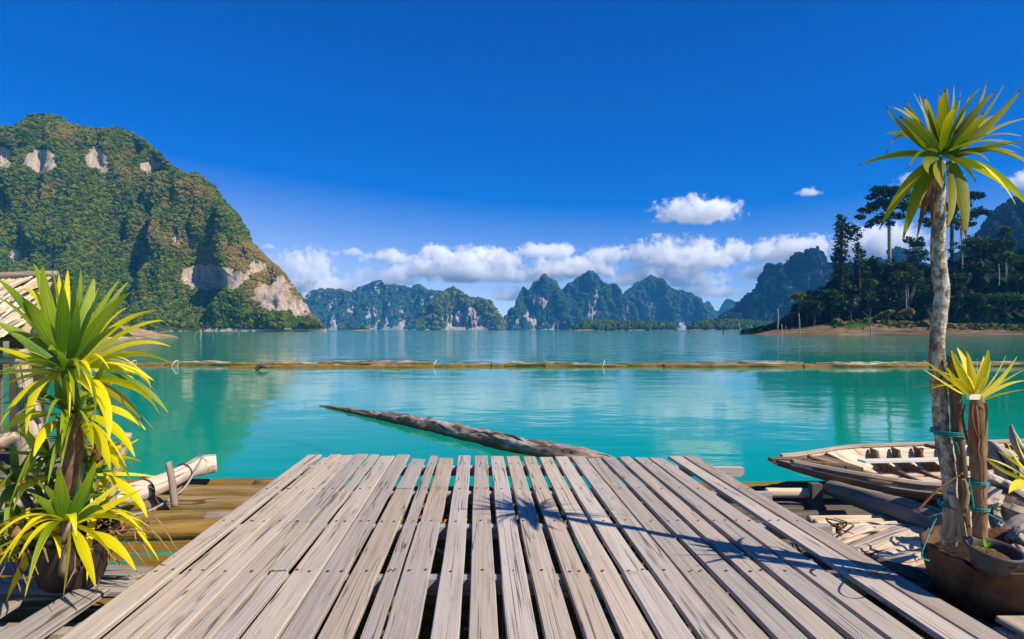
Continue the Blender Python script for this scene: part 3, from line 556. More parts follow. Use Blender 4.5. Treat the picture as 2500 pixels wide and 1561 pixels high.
for k, (x, where) in enumerate([(600, 'behind the yellow leaved tree'), (730, 'at the foot of the leaning column tree'), (860, 'before the vine covered stump tree'), (1000, 'between the stump tree and the umbrella tree'), (1110, 'below the umbrella tree trunk'), (1220, 'right of the umbrella tree trunk'), (1340, 'left of the palm stem'), (1480, 'behind the palm stem'), (1600, 'right of the palm stem'), (1740, 'below the dome shaped tree'), (1890, 'right of the dome shaped tree'), (2060, 'at the right edge')]):
    yb = (np.interp(1800+x*K, us, vs)-400)/K
    for row, (fr_, hi, Yd) in enumerate([(.88, 'low on the bank', 222), (.5, 'halfway up the rise', 230), (.16, 'high on the rise', 242)]):
        y = max(yb, 560)+(1090-max(yb, 560))*fr_+rnd.uniform(-20, 20); lm = rnd.choice((ML_dark, ML_dark, ML_mid))
        bush_tree(('dark' if lm is ML_dark else 'green')+' rounded tree '+hi+' '+where, x+rnd.uniform(-35, 35), y, rnd.uniform(60, 100), Yd+rnd.uniform(-3, 3), lm, rnd.uniform(60, 95))
for x0, y0, x1, y1, lb in [(1246, 1090, 1244, 930, 'bare pale trunk standing among the trees left of the palm stem'), (1932, 900, 1930, 740, 'slim pale dead trunk in the dark forest right of the palm'), (1986, 830, 1985, 735, 'short pale dead trunk above the flat topped low tree')]:
    v, f, uv = tube([p6(x0, y0, 218), p6((x0+x1)/2+3, (y0+y1)/2, 218), p6(x1, y1, 218)], [.22, .17, .1], 8, 6); tag(mesh_obj('bare_tree', v, f, M_trunk, uvs=uv, origin=v[0]), lb, 'dead tree', 'bare trunks on the right shore')
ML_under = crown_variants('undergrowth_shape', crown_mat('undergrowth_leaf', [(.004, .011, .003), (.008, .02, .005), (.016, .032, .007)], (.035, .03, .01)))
w = _rs.rand(2600, 2); iu = (w[:, 0]*149).astype(int); it = (w[:, 1]*15).astype(int); pt = V[it, iu]; tall = np.interp(pt[:, 0]/pt[:, 1]*F+UC, [1840, 1920, 2000, 2600], [.6, 1.2, 1.9, 2.2])
sc = tall*_rs.lognormal(0, .35, len(pt)); pt = pt+_rs.normal(0, .6, pt.shape); pt[:, 2] = V[it, iu][:, 2]+sc*.2
k2 = _rs.randint(0, 149, 420); e_ = V[1, k2]+_rs.normal(0, .8, (420, 3))*[1, 1.6, .2]; pt = np.vstack([pt, e_]); sc = np.append(sc, _rs.lognormal(-.1, .4, 420)*np.interp(e_[:, 0]/e_[:, 1]*F+UC, [1840, 1920, 2000], [.4, .8, 1.1]))
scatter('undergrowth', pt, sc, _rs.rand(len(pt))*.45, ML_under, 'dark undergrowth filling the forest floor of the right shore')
sh = crown_variants('bank_shrub_shape', crown_mat('bank_shrub_leaf', [(.02, .05, .006), (.05, .09, .01), (.09, .12, .016), (.10, .08, .025)], (.14, .095, .035)))
bi = _rs.randint(9, 22, 420); bj = _rs.randint(40, 199, 420); bq = bankV[bi, bj]+_rs.normal(0, .5, (420, 3))*[1, 1, 0]; bz = _rs.lognormal(-1.0, .45, 420)*np.interp(bi, [9, 16], [.6, 1.5])
scatter('bank_shrubs', bq, bz, _rs.rand(420)*.7, sh, 'low shrubs scattered over the upper part of the sandy bank')
# grass patches and dead sticks on the bank
def tufts(name, label, pts, h, mat, seed, wd=.03, lean=.5, n=6):
    r = np.random.RandomState(seed); V_, F_ = [], []
    for p in pts:
        for k in range(n):
            b = np.array(p)+np.append(r.normal(0, .12*h/.4, 2), 0); d = r.normal(0, lean, 3); d[2] = 1; d /= np.linalg.norm(d); s = np.cross(d, r.normal(size=3)); s = s/np.linalg.norm(s)*wd; q = len(V_); hh = h*r.uniform(.5, 1.3)
            V_ += [b-s, b+s, b+d*hh*.6+s*.6, b+d*hh+np.array([d[0], d[1], -.25])*hh*.3]; F_.append((q, q+1, q+2, q+3))
    return tag(mesh_obj(name, V_, F_, mat, smooth=False), label, None, None, 'stuff')
bp = bankV[2:20].reshape(-1, 3); ub = UC+bp[:, 0]/bp[:, 1]*F; vb = HOR-(bp[:, 2]-CAMZ)/bp[:, 1]*F
sel = bp[(((ub-2085)/34)**2+((vb-797)/6)**2) < 1]; sel = np.repeat(sel, 6, 0)+_rs.normal(0, .9, (len(sel)*6, 3))*[1, 1, 0]
tufts('grass', 'patch of fresh green grass on the sandy bank', sel, .45, leaf_mat('leaf_grass', [(.10, .22, .01), (.16, .30, .015), (.20, .32, .03)]), 5, .06)
sel = bp[_rs.choice(len(bp), 260)]; tufts('dead_twigs', 'dead twigs and roots lying along the sandy bank', sel, 1.1, ML_dry, 6, .035, 1.5, 2)

# ------------------------------------------------------------------ left beach of dry reeds
M_reed = wood('dry_reed', (.66, .49, .29), (.48, .33, .17), (.2, .12, .055), 3, .6, .3, .3, rand=0)
reedV = bank('beach', 'pale sandy tip of land behind the yellow leaved plant on the left', [(-260, 800, 831), (60, 801, 829), (160, 797, 828), (230, 797, 827), (290, 801, 826.5), (340, 808, 826.3), (380, 817, 826.2), (408, 825, 826.1), (420, 826.05, 826.1)], 128, plain('sand', (.38, .26, .15), (.55, .40, .24), .6, .95, .4, .1, .1), 14, nx=80, nt=18, seed=8, rough=.15)
V_, F_ = [], []; r = np.random.RandomState(3)
for k in range(520):
    i, j = r.randint(1, 12), r.randint(30, 79); b = reedV[i, j]+r.normal(0, .2, 3)*[1, 1, .4]; L = r.uniform(1.5, 4.5); a = r.normal(.15, .22); d = np.array([math.cos(a), .3*math.sin(a*3), r.normal(-.10, .06)]); d /= np.linalg.norm(d); b = b-d*L*.5+[0, 0, .35*r.rand()]
    v, f, _ = tube([Vector(b), Vector(b+d*L*.5+[0, 0, .12]), Vector(b+d*L)], [.05, .05, .03], 4, 4, caps=False); o_ = len(V_); V_ += v; F_ += [tuple(q+o_ for q in x) for x in f]
tag(mesh_obj('dry_reeds', V_, F_, M_reed), 'heap of dry tan reeds washed up on the left beach', None, None, 'stuff')
sel = reedV[8:16, 0:52].reshape(-1, 3); sel = np.repeat(sel, 5, 0)+_rs.normal(0, .6, (len(sel)*5, 3))*[1, 1, 0]
tufts('beach_grass', 'bright green grass growing behind the dry reeds', sel[_rs.rand(len(sel)) < .6], 1.0, leaf_mat('leaf_beach_grass', [(.05, .13, .01), (.09, .19, .015), (.14, .22, .02)]), 9, .07)

# ------------------------------------------------------------------ stakes standing in the lake
for (u0, v0, u1, v1, wpx, lb) in [
 (489, 825, 489, 805, 4.5, 'thick short post standing in the lake right of the reed beach'),
 (474, 824, 480, 809, 2, 'thin leaning stick left of the thick short post in the lake'),
 (520, 824, 520, 817, 1.6, 'tiny stick end right of the thick short post in the lake'),
 (583, 820, 583, 810, 1.4, 'thin dark stick before the foot of the big mountain'),
 (1102, 811.5, 1101, 799, 2.2, 'branching dead snag before the green domed hill'),
 (1184, 810.5, 1183, 800, 2.2, 'dead snag pair at the right foot of the green domed hill'),
 (1362, 811, 1361, 781, 1.6, 'tall thin dead tree before the twin horned peak'),
 (1391, 811, 1391, 802, 1.6, 'short dead stub right of the tall thin dead tree'),
 (1765, 815, 1765, 794, 2.4, 'dark post in the lake before the low wooded point'),
 (1805, 814.5, 1804, 791, 3.0, 'pale thicker post right of the dark post in the lake'),
 (1835, 813.5, 1834, 793, 3.0, 'post at the left tip of the sandy bank'),
 (1898.5, 797, 1898.5, 754, 3.2, 'tall grey post on the low end of the bank'),
 (1952, 818.5, 1950, 765, 2.6, 'tall thin pole in the water before the yellow leaved tree'),
 (1909, 817.8, 1908, 792, 2.2, 'thin pole in shallow water left of the tall thin pole'),
 (1918, 817.8, 1918, 796, 1.8, 'thinner pole close to the tall thin pole, on its left'),
 (2126, 819.5, 2125, 791, 2.8, 'brown pole standing in the water below the grass patch'),
 (2119, 819, 2119, 797, 2.0, 'short pole left of the brown pole below the grass patch')]:
    Y = min(CAMZ*F/(v0-HOR), 420) if v0 > 806 else 214
    if v0 == 797: Y = 214
    a, b = P(u0, v0, Y), P(u1, v1, Y); a2 = a-(b-a).normalized()*1.2; w = wpx/F*Y/2
    prt = [tube([a2, a, a.lerp(b, .5)+Vector((w*.8, 0, 0)), b], [w*1.1, w*1.1, w, w*.8], 7, 7, .15, 1.5)]
    if 'snag' in lb or 'dead tree' in lb:
        for s_ in (-1, 1): prt.append(tube([a.lerp(b, .45), a.lerp(b, .7)+Vector((s_*w*5, 0, 0)), a.lerp(b, .95)+Vector((s_*w*8, 0, 0))], [w*.8, w*.6, w*.3], 5, 5))
    v, f, uv = join(prt); tag(mesh_obj('stake', v, f, M_stake, uvs=uv, origin=a), lb, 'stake', 'stakes standing in the lake')

# ------------------------------------------------------------------ the log boom across the lake
boom = empty('log_boom', (0, 31, 0), 'line of weathered logs tied end to end across the lake', 'log boom')
for (u0, u1, v0, v1, r0, r1, lift) in [(-260, 60, 897, 895, .19, .17, .03), (40, 398, 894, 893, .17, .20, .05), (392, 646, 892, 893, .19, .17, .05), (560, 880, 899, 897, .11, .19, .02), (636, 800, 893, 894, .2, .17, .05), (760, 1058, 892, 891, .18, .20, .07), (880, 1060, 898, 897, .17, .17, .03), (1040, 1230, 896, 895, .15, .17, .05), (1200, 1420, 895, 895, .17, .18, .07), (1330, 1530, 895, 896, .18, .15, .05), (1500, 1720, 894, 895, .15, .20, .06), (1620, 1990, 896, 896, .19, .21, .05), (1700, 1960, 892, 893, .18, .20, .09), (1960, 2280, 896, 896, .20, .16, .05), (1990, 2330, 892.5, 892, .16, .16, .05), (2270, 2560, 895, 894, .18, .2, .07), (2520, 2800, 895, 894, .18, .2, .05)]:
    a, b = PZ(u0, v0, 0), PZ(u1, v1, 0); m = a.lerp(b, .5); r0 *= .8; r1 *= .8; lift *= .8
    pts = [a+Vector((0, 0, lift-.02)), a.lerp(b, .3)+Vector((0, rnd.uniform(-.1, .1), lift+rnd.uniform(-.02, .03))), a.lerp(b, .7)+Vector((0, rnd.uniform(-.1, .1), lift+rnd.uniform(-.03, .02))), b+Vector((0, 0, lift-.03))]
    v, f, uv = tube(pts, [r0*.8, r0*1.05, r1, r1*.75], 60, 14, .48, 3.4, seed=u0*.1, fib=1.6); mesh_obj('log', v, f, M_boom, boom, uvs=uv, origin=m)
for u_, w in [(639, 14)]:
    c = PZ(u_, 893, .2); v, f, uv = tube([c-Vector((.25, 0, .17)), c+Vector((0, 0, .0)), c+Vector((.35, -.05, -.12))], [.08, .10, .03], 10, 8, .3, 5, fib=1.5); mesh_obj('root_stub', v, f, M_dark_bark, boom, uvs=uv)
M_rope_w = plain('pale_rope', (.5, .45, .38), (.6, .55, .45), 40)
for u_ in (324, 427, 1060, 1470):
    c = PZ(u_, 893, .05); v, f, uv = tube([c+Vector((math.sin(a)*.1, -math.cos(a)*.25, math.sin(a)*.25)) for a in np.linspace(-.6, 3.6, 9)], [.022]*9, 16, 5); mesh_obj('rope_loop', v, f, M_rope_w, boom, uvs=uv)
# ------------------------------------------------------------------ deck
M_plank = wood('deck_plank', (.50, .425, .345), (.415, .345, .275), (.26, .205, .16), 46, 1.2, .75, .4, 40, uv=False, knots=.5)
M_plank2 = wood('grey_plank', (.40, .345, .29), (.29, .245, .20), (.12, .095, .075), 55, 1.6, .9, .6, 40, uv=False)
M_joist = wood('joist_wood', (.50, .44, .40), (.36, .31, .28), (.15, .12, .1), 50, 1.6, .5, .4, 40, uv=False, axis=0)
M_nail = plain('rusty_nail', (.10, .055, .035), (.05, .035, .03), 60, .6)
DZ = .4; DD = Vector((-.0547, 1, 0)).normalized(); DS = Vector((DD.y, -DD.x, 0))
def plank_mesh(L, w, th, seed, wob=.004, end=.012, n=14, notch=0.):
    """a sawn board lying along +Y from 0 to L with worn edges"""
    r = np.random.RandomState(seed); y = np.linspace(0, L, n); prof = [(-1, -1), (-1, .55), (-.93, 1), (.93, 1), (1, .55), (1, -1)]
    wl_ = w/2+np.cumsum(r.normal(0, wob*.5, n))*.35+r.normal(0, wob*.4, n); wr = w/2+np.cumsum(r.normal(0, wob*.5, n))*.35+r.normal(0, wob*.4, n); bow = r.normal(0, .004)*np.sin(y/L*3.14)+r.normal(0, .0012, n); zb = r.normal(0, .0025)+r.normal(0, .0025)*np.sin(y/L*3.1+r.rand()*3)
    V, Fc = [], []
    for i in range(n):
        for (a, b) in prof:
            yy = y[i]
            if i in (0, n-1): yy += r.normal(0, end)-notch*(a > .0)*(i == n-1)*r.rand()*.06
            V.append((bow[i]+a*(wl_[i] if a < 0 else wr[i]), yy, zb[i]-th/2+b*th/2))
    for i in range(n-1):
        for k in range(6): Fc.append((i*6+k, i*6+(k+1) % 6, (i+1)*6+(k+1) % 6, (i+1)*6+k))
    Fc += [tuple(range(6))[::1], tuple((n-1)*6+k for k in range(5, -1, -1))]
    return V, Fc
deck = empty('wooden_deck', (0, 4.2, .0), 'weathered grey plank deck running out over the lake', 'deck')
pl = [(118, 192, 353), (196, 234, 366), (236, 290, 350), (292, 364, 355), (366, 440, 350), (450, 497, 354), (505, 582, 358), (595, 666, 354), (668, 745, 372), (768, 810, 356), (818, 897, 368), (920, 985, 356), (1007, 1075, 357), (1093, 1160, 358), (1178, 1248, 360), (1268, 1333, 361), (1352, 1422, 363), (1438, 1510, 363), (1525, 1598, 363), (1612, 1685, 366), (1697, 1765, 366), (1778, 1845, 363), (1860, 1930, 364), (1945, 2020, 368), (2050, 2120, 358), (2132, 2200, 362)]
JY = [6.42, 5.41, 4.49, 3.56, 2.6, 1.65]
nails_v, nails_f = [], []
def nail(x, y, z):
    b = len(nails_v); 
    for k in range(8): nails_v.append((x+.0105*math.cos(k*.785), y+.0105*math.sin(k*.785), z+.001))
    nails_v.append((x, y, z+.005)); nails_f.extend((b+k, b+(k+1) % 8, b+8) for k in range(8))
for i, (a, b, yt) in enumerate(pl):
    v = 950+yt/2.2018; Yf = (CAMZ-DZ)*F/(v-HOR); xa, xb = ((700+q/2.2018-UC)/F*Yf for q in (a, b)); xc, w = (xa+xb)/2, xb-xa
    cuts = [0]
    if i in (4, 10): cuts.append(Yf-JY[2])
    if i == 8: cuts.append(Yf-JY[1])
    if i in (5, 17): cuts.append(Yf-JY[3])
    cuts.append(Yf-1.1)
    for q0, q1 in zip(cuts, cuts[1:]):
        p1 = Vector((xc, Yf, DZ))-DD*(q1-(.004 if q1 != cuts[-1] else 0)); L = q1-q0-.006
        V_, F_ = plank_mesh(L, w*(.96 if len(cuts) > 2 and q0 == 0 else 1), .027, i*7+len(cuts)+int(q0*10), wob=.0035 if i > 4 else .002, end=.010 if q0 == 0 else .003, notch=1. if i in (1, 8, 23) else 0)
        o = mesh_obj('plank', V_, F_, M_plank, smooth=False); o.location = p1+Vector((0, 0, rnd.uniform(-.004, .003))); o.rotation_euler = (0, 0, math.atan2(-DD.x, DD.y)+rnd.uniform(-.0015, .0015))
        o.parent = deck; o.location = o.location-deck.location
    for jy in JY:
        for k in ([0] if rnd.random() < .55 else [-.25, .25]):
            q = Vector((xc, Yf, DZ))-DD*(Yf-jy-rnd.uniform(-.015, .02)); nail(q.x+k*w+rnd.uniform(-.012, .012), q.y, DZ+.002)
nl = mesh_obj('nail_heads', nails_v, nails_f, M_nail, deck); nl['kind'] = 'stuff'
for k, jy in enumerate(JY):
    bv, bf = box(-2.32-.0547*(jy-6.8)+(.1 if k else -.0), 2.08-.0547*(jy-6.8)+(.30 if k == 0 else .12 if k < 3 else 0), -.04, .04, -.045, .045)
    o = mesh_obj('joist', bv, bf, M_joist, smooth=False); o.parent = deck; o.location = Vector((0, jy, DZ-.027-.049))-deck.location; o.rotation_euler = (0, 0, -.012 if k == 0 else rnd.uniform(-.006, .006))
for x in (-1.85, -.1, 1.75):
    bv, bf = box(x-.05, x+.05, 1.3, 6.5, .12, .277); mesh_obj('bearer', bv, bf, M_dark_bark, deck, smooth=False, origin=(x, 4, .2))

# ------------------------------------------------------------------ rafts under and beside the deck
M_alg = wood('algae_log', (.34, .22, .07), (.21, .125, .025), (.06, .035, .012), 16, 1.2, .7, .9, alg=(.01, .085, .16, (.27, .155, .012), (.09, .048, .006)))
M_raftd = wood('dark_raft_log', (.20, .17, .14), (.10, .08, .065), (.03, .024, .02), 30, 1.5, .7, .7)
M_bamboo = wood('bamboo_pole', (.66, .54, .36), (.50, .38, .23), (.25, .17, .09), 22, .8, .4, .25)
M_drift = wood('driftwood', (.56, .45, .33), (.38, .285, .20), (.12, .08, .05), 22, 1.2, .9, .9)
M_driftg = wood('grey_driftwood', (.50, .45, .39), (.28, .24, .20), (.07, .055, .045), 20, 1.1, .9, .8)
raft = empty('log_raft', (-3.4, 5, 0), 'half sunken raft of yellow algae covered logs left of the deck', 'raft')
y = 2.2; k = 0
while y < 7.25:
    r_ = rnd.uniform(.07, .11); top = (.015, .085, .05, .125)[k % 4]+rnd.uniform(-.02, .02) if y > 5.3 else rnd.uniform(.0, .05)
    if y > 7.0: top, r_ = .09, .11
    x0, x1 = rnd.uniform(-7.2, -6.4), rnd.uniform(.5, .75)
    if k % 5 == 2: x1 = -2.95
    v_, f_, u_ = tube([(x0, y, top-r_), (-3.6, y+rnd.uniform(-.05, .05), top-r_+rnd.uniform(-.03, .03)), (-2, y, top-r_+rnd.uniform(-.01, .03)), (x1, y+rnd.uniform(-.04, .04), top-r_)], [r_*.9, r_*1.05, r_, r_*.85], 40, 14, .22, 4, seed=y, fib=1.5)
    mesh_obj('log', v_, f_, M_alg, raft, uvs=u_, origin=(x0, y, 0)); y += r_*(2.0 if y > 5.3 else 1.6)+rnd.uniform(.0, .05); k += 1
for k, y in enumerate(np.arange(2.4, 7.0, .27)):
    v_, f_, u_ = tube([(-7, y, -.17+rnd.uniform(-.03, .03)), (-3.4, y+rnd.uniform(-.06, .06), -.16), (.9, y, -.17)], [.10, .11, .10], 16, 10, .2, 4, seed=y+9, fib=1.5); mesh_obj('sunken_log', v_, f_, M_alg, raft, uvs=u_, origin=(-7, y, 0))
v_, f_, u_ = tube([PZ(500, 1268, .1), PZ(590, 1266, .1)], [.07, .075], 8, 12, .06, 6, end_dish=-.5); mesh_obj('broken_bamboo', v_, f_, wood('brown_bamboo', (.36, .27, .18), (.24, .165, .10), (.09, .06, .035), 22, 1, .4, .3), raft, uvs=u_)
raft2 = empty('log_raft', (4.2, 5, 0), 'dark log raft under the wooden boat right of the deck', 'raft')
y = 2.2
while y < 7.3:
    r_ = rnd.uniform(.075, .10); top = rnd.uniform(.06, .10)
    x0, x1 = rnd.uniform(.8, .95), rnd.uniform(8, 9)
    if y > 6.9: x0, top = 1.7, .05
    if 5.3 < y < 5.5: y += .22
    v_, f_, u_ = tube([(x0, y, top-r_), (3, y+rnd.uniform(-.04, .04), top-r_), (5, y, top-r_+rnd.uniform(-.02, .02)), (x1, y, top-r_)], [r_, r_, r_, r_*.9], 20, 10, .10, 3, seed=y+40)
    mesh_obj('log', v_, f_, M_alg if y > 6.9 else M_raftd, raft2, uvs=u_, origin=(x0, y, 0)); y += r_*1.8+rnd.uniform(.02, .05)
# pale bamboo poles lying on the right raft
for (u0, v0, u1, v1, rr, lb) in [(1975, 1272, 2150, 1270, .045, 'short pale bamboo pole nearest the dark raft logs, behind the others'), (1990, 1283, 2163, 1279, .05, 'pale bamboo pole in the middle of the row beside the deck'), (2010, 1297, 2190, 1288, .055, 'thick pale bamboo pole at the front of the row beside the deck'), (2230, 1268, 2480, 1262, .05, 'pale bamboo pole behind the planter stems'), (2240, 1286, 2470, 1284, .055, 'thick pale bamboo pole directly behind the big clay planter'), (1870, 1203, 2050, 1205, .05, 'long pale pole under the bow of the wooden boat')]:
    a, b = PZ(u0, v0, .14+rr), PZ(u1, v1, .14+rr); n_ = 28; pts = [a.lerp(b, q) for q in np.linspace(0, 1, 5)]
    v_, f_, u_ = tube(pts, [rr, rr*.96, rr, rr*.97, rr*.95], n_, 12, .02, 5, end_dish=-.4); tag(mesh_obj('bamboo_pole', v_, f_, M_bamboo, uvs=u_, origin=a), lb, 'bamboo pole', 'bamboo poles lying on the right raft')
a, b = PZ(2025, 1190, .26), PZ(2310, 1290, .27)
v_, f_, u_ = tube([a, a.lerp(b, .4), a.lerp(b, .75)+Vector((.0, .02, .01)), b], [.07, .095, .115, .12], 40, 18, .20, 4, fib=2.2); tag(mesh_obj('log', v_, f_, wood('brown_grey_log', (.34, .27, .21), (.20, .15, .11), (.06, .045, .035), 24, 1.2, .9, .9), uvs=u_, origin=a), 'weathered grey log slanting from under the boat to the planter', 'log')
# pale driftwood slab
def slab(pts_px, z, th, mat, name, label, cat, seed, amp=.03):
    P0 = [PZ(u_, v_, z) for u_, v_ in pts_px]; c = sum(P0, Vector())/len(P0); n = len(P0); N = 48
    ring = [P0[int(q) % n].lerp(P0[(int(q)+1) % n], q-int(q)) for q in np.linspace(0, n, N, endpoint=False)]
    V_, F_, U_ = [], [], []; L = [1, .97, .85, .65, .42, .2]
    for li, l_ in enumerate([1.0]+L):
        for k, p in enumerate(ring):
            q = c.lerp(p, l_*(1 if li else .96)); zz_ = z-th if li == 0 else z-th*.25+th*.55*(1-l_**3)
            V_.append((q.x, q.y, zz_))
    V_ = np.array(V_); m = np.arange(len(V_)) >= N; g = fbm(V_*[3, 3, 3]+seed, 2); V_[:, 2] += np.where(m, g*amp*.35, 0); V_[:, :2] += fbm(V_*7+seed+9, 3)[:, None]*.014
    for li in range(len(L)):
        for k in range(N): F_.append((li*N+k, li*N+(k+1) % N, (li+1)*N+(k+1) % N, (li+1)*N+k))
    cc = len(V_); V_ = np.vstack([V_, [[c.x, c.y, z+th*.3]]]); F_ += [(len(L)*N+k, len(L)*N+(k+1) % N, cc) for k in range(N)]
    ang = .35; U_ = [((q[1]*math.cos(ang)-q[0]*math.sin(ang)), q[0]*math.cos(ang)+q[1]*math.sin(ang)) for q in V_]
    return tag(mesh_obj(name, V_, F_, mat, uvs=U_, origin=c), label, cat)
z8 = lambda l: zz(l, 1800, 1000, 2.696)
M_pale = wood('pale_driftwood', (.80, .66, .48), (.56, .42, .28), (.12, .07, .04), 15, 1.0, 1., 1.)
dsl = empty('driftwood_slab', PZ(2200, 1335, .2), 'pale splintered driftwood slab left of the clay planter', 'driftwood')
for k, (p0, p1, rr) in enumerate([((600, 880), (960, 790), .085), ((670, 905), (1110, 785), .10), ((760, 930), (1225, 800), .115), ((860, 962), (1268, 850), .115), ((950, 985), (1280, 905), .10), ((1000, 1012), (1272, 962), .09), ((1070, 1036), (1250, 1008), .07)]):
    a, b = PZ(*z8([p0])[0], .19+.012*(k % 3)), PZ(*z8([p1])[0], .21); v_, f_, u_ = tube([a, a.lerp(b, .3), a.lerp(b, .7)+Vector((0, 0, .015)), b], [rr*.45, rr, rr*1.05, rr*.8], 60, 20, .22, 5, squash=.42, fib=2.6, seed=k*4.); mesh_obj('splinter', v_, f_, M_pale, dsl, uvs=u_)
slab(z8([(1090, 1045), (1190, 1035), (1290, 1040), (1310, 1085), (1210, 1090)]), .22, .08, M_drift, 'driftwood_slab', 'small splintered driftwood piece between the slab and the planter', 'driftwood', 14, .02)
a, b = PZ(2145, 1370, .27), PZ(2290, 1425, .25)
v_, f_, u_ = tube([a, a.lerp(b, .5), b], [.05, .075, .07], 16, 8, .35, 9, squash=.5); tag(mesh_obj('bark_piece', v_, f_, M_dark_bark, uvs=u_, origin=a), 'dark curl of bark between the deck edge and the planter', 'bark')
tw = []
for k in range(9):
    a = PZ(2065+rnd.uniform(-25, 25), 1300+rnd.uniform(-12, 12), .26); tw.append(tube([a, a+Vector((rnd.uniform(-.1, .1), rnd.uniform(-.1, .1), .05)), a+Vector((rnd.uniform(-.2, .2), rnd.uniform(-.15, .1), rnd.uniform(.0, .09)))], [.009, .007, .003], 6, 5))
v_, f_, u_ = join(tw); tag(mesh_obj('dead_twigs', v_, f_, M_dark_bark, uvs=u_), 'small tangle of dead brown twigs on the bamboo poles', 'twigs')
# narrow boards beside the deck
for nm, lb, boards in [('boardwalk', 'short grey boards left of the deck under the yellow leaved plant', [(-2.39, -2.20, 3.36), (-2.66, -2.43, 3.24), (-2.93, -2.69, 3.27), (-3.2, -2.96, 3.1)]), ('boardwalk', 'short grey boards right of the deck under the clay planter', [(2.43, 2.68, 3.06), (2.73, 2.98, 3.1), (3.02, 3.28, 3.0), (3.32, 3.6, 3.1)])]:
    bw = empty(nm, (boards[0][0], 2.6, .36), lb, 'boardwalk')
    for q, (x0, x1, y1) in enumerate(boards):
        V_, F_ = plank_mesh(y1-1.2, x1-x0, .027, 300+q*3+int(x0*10), .006, .02); o = mesh_obj('plank', V_, F_, M_plank2 if q else M_plank, smooth=False); o.parent = bw; o.location = Vector(((x0+x1)/2+.06, 1.2, .375-.012*q))-bw.location; o.rotation_euler = (0, 0, .0547+rnd.uniform(-.03, .03)+(.05 if q == 1 and x0 < 0 else 0))
    for jy in (3.0, 1.9):
        bv, bf = box(min(b_[0] for b_ in boards)-.05, max(b_[1] for b_ in boards)+.05, jy-.04, jy+.04, .22, .33); mesh_obj('joist', bv, bf, M_plank2, bw, smooth=False)
bw = empty('loose_board', PZ(270, 1420, .36), 'pale loose board lying across behind the left boards', 'board')
V_, F_ = plank_mesh(1.3, .15, .03, 77, .004, .02); o = mesh_obj('plank', V_, F_, M_plank, smooth=False); o.parent = bw; o.rotation_euler = (0, 0, R(88)); o.location = Vector((-1.95, 3.5, .335))-bw.location
for k, (x, y_, L, a) in enumerate([(-2.2, 3.75, 1.7, 92), (-2.4, 4.0, 1.5, 85), (-2.3, 3.25, 1.6, 90)]):
    V_, F_ = plank_mesh(L, .17, .03, 80+k, .006, .03); o = mesh_obj('plank', V_, F_, M_plank2, smooth=False); o.parent = bw; o.rotation_euler = (0, 0, R(a)); o.location = Vector((x, y_, .24-.012*k))-bw.location
# block of timber stage under the clay planter
st = empty('timber_stage', (2.9, 3.5, .2), 'rough timbers under the clay planter', 'timber')
for k in range(5):
    v_, f_, u_ = tube([(2.2, 3.05+k*.24, .17), (3.9, 3.0+k*.25, .17)], [.085, .08], 10, 9, .12, 4, seed=k); mesh_obj('log', v_, f_, M_raftd, st, uvs=u_, origin=(2.2, 3+k*.24, .17))

# ------------------------------------------------------------------ floating logs, ropes, pegs
z7 = lambda l: zz(l, 700, 950, 2.2018)
pp = z7([(180, 95), (380, 132), (700, 192), (1000, 258), (1300, 330), (1560, 372), (1740, 392)])
pts = []
for (u_, v_), z_ in zip(pp, [-.02, .0, .02, .03, .03, .03, .02]): pts.append(PZ(u_, v_, z_))
v_, f_, u2 = tube(pts, [.035, .085, .155, .16, .155, .14, .09], 160, 28, .36, 6.5, seed=3, fib=2.2)
M_flog = wood('soaked_bark', (.64, .54, .44), (.15, .10, .07), (.024, .017, .012), 11, 1.6, 1., 1.6, rand=0, alg=(.015, .10, .14, (.24, .13, .008), (.06, .03, .006)))
tag(mesh_obj('floating_log', v_, f_, M_flog, uvs=u2, origin=pts[3]), 'dark rough barked log floating slantwise beyond the deck end', 'log')
zC = lambda l: zz(l, 0, 1000, 2.696)
pw = zC([(430, 730), (560, 660), (750, 590), (950, 530), (1100, 472), (1240, 405), (1330, 368), (1425, 352)])
zs = [.12, .14, .17, .20, .22, .25, .27, .28]; pts = []
for (u_, v_), z_ in zip(pw, zs): pts.append(PZ(u_, v_, z_))
v_, f_, u2 = tube(pts, [.10, .105, .105, .10, .092, .085, .112, .100], 60, 20, .13, 4, seed=8, end_dish=.1, fib=2.)
tag(mesh_obj('driftwood_log', v_, f_, wood('cream_log', (.74, .63, .50), (.58, .46, .35), (.22, .15, .10), 26, 1.2, .9, .6, rand=0), uvs=u2, origin=pts[3]), 'pale smooth driftwood log with a swollen cut end on the left raft', 'log')
LOGP = pts
M_rope_r = plain('maroon_rope', (.10, .03, .035), (.2, .07, .07), 60); M_rope_g = plain('grey_rope', (.22, .22, .22), (.34, .33, .30), 60); M_rope_t = plain('teal_rope', (.0, .16, .14), (.01, .28, .24), 60, .6)
def ropering(name, c, ax, r_, th, mat, label, turns=1, tail=None):
    ax = ax.normalized(); a = (Vector((0, 0, 1))-ax*ax.z).normalized(); b = ax.cross(a); ps = []
    for t_ in np.linspace(0, 2*math.pi*turns, 14*turns): ps.append(c+a*math.cos(t_)*r_*1.04+b*math.sin(t_)*r_*1.04+ax*(t_/(2*math.pi)*th*2.2))
    if tail: ps += [Vector(q) for q in tail]
    v_, f_, u_ = tube(ps, [th]*len(ps), len(ps)*3, 6); return tag(mesh_obj(name, v_, f_, mat, uvs=u_, origin=c), label, 'rope', 'ropes on the rafts')
ax = LOGP[5]-LOGP[3]
ropering('rope', LOGP[3], ax, .108, .009, M_rope_r, 'maroon rope round the middle of the pale driftwood log', 1, [PZ(388, 1230, .1)])
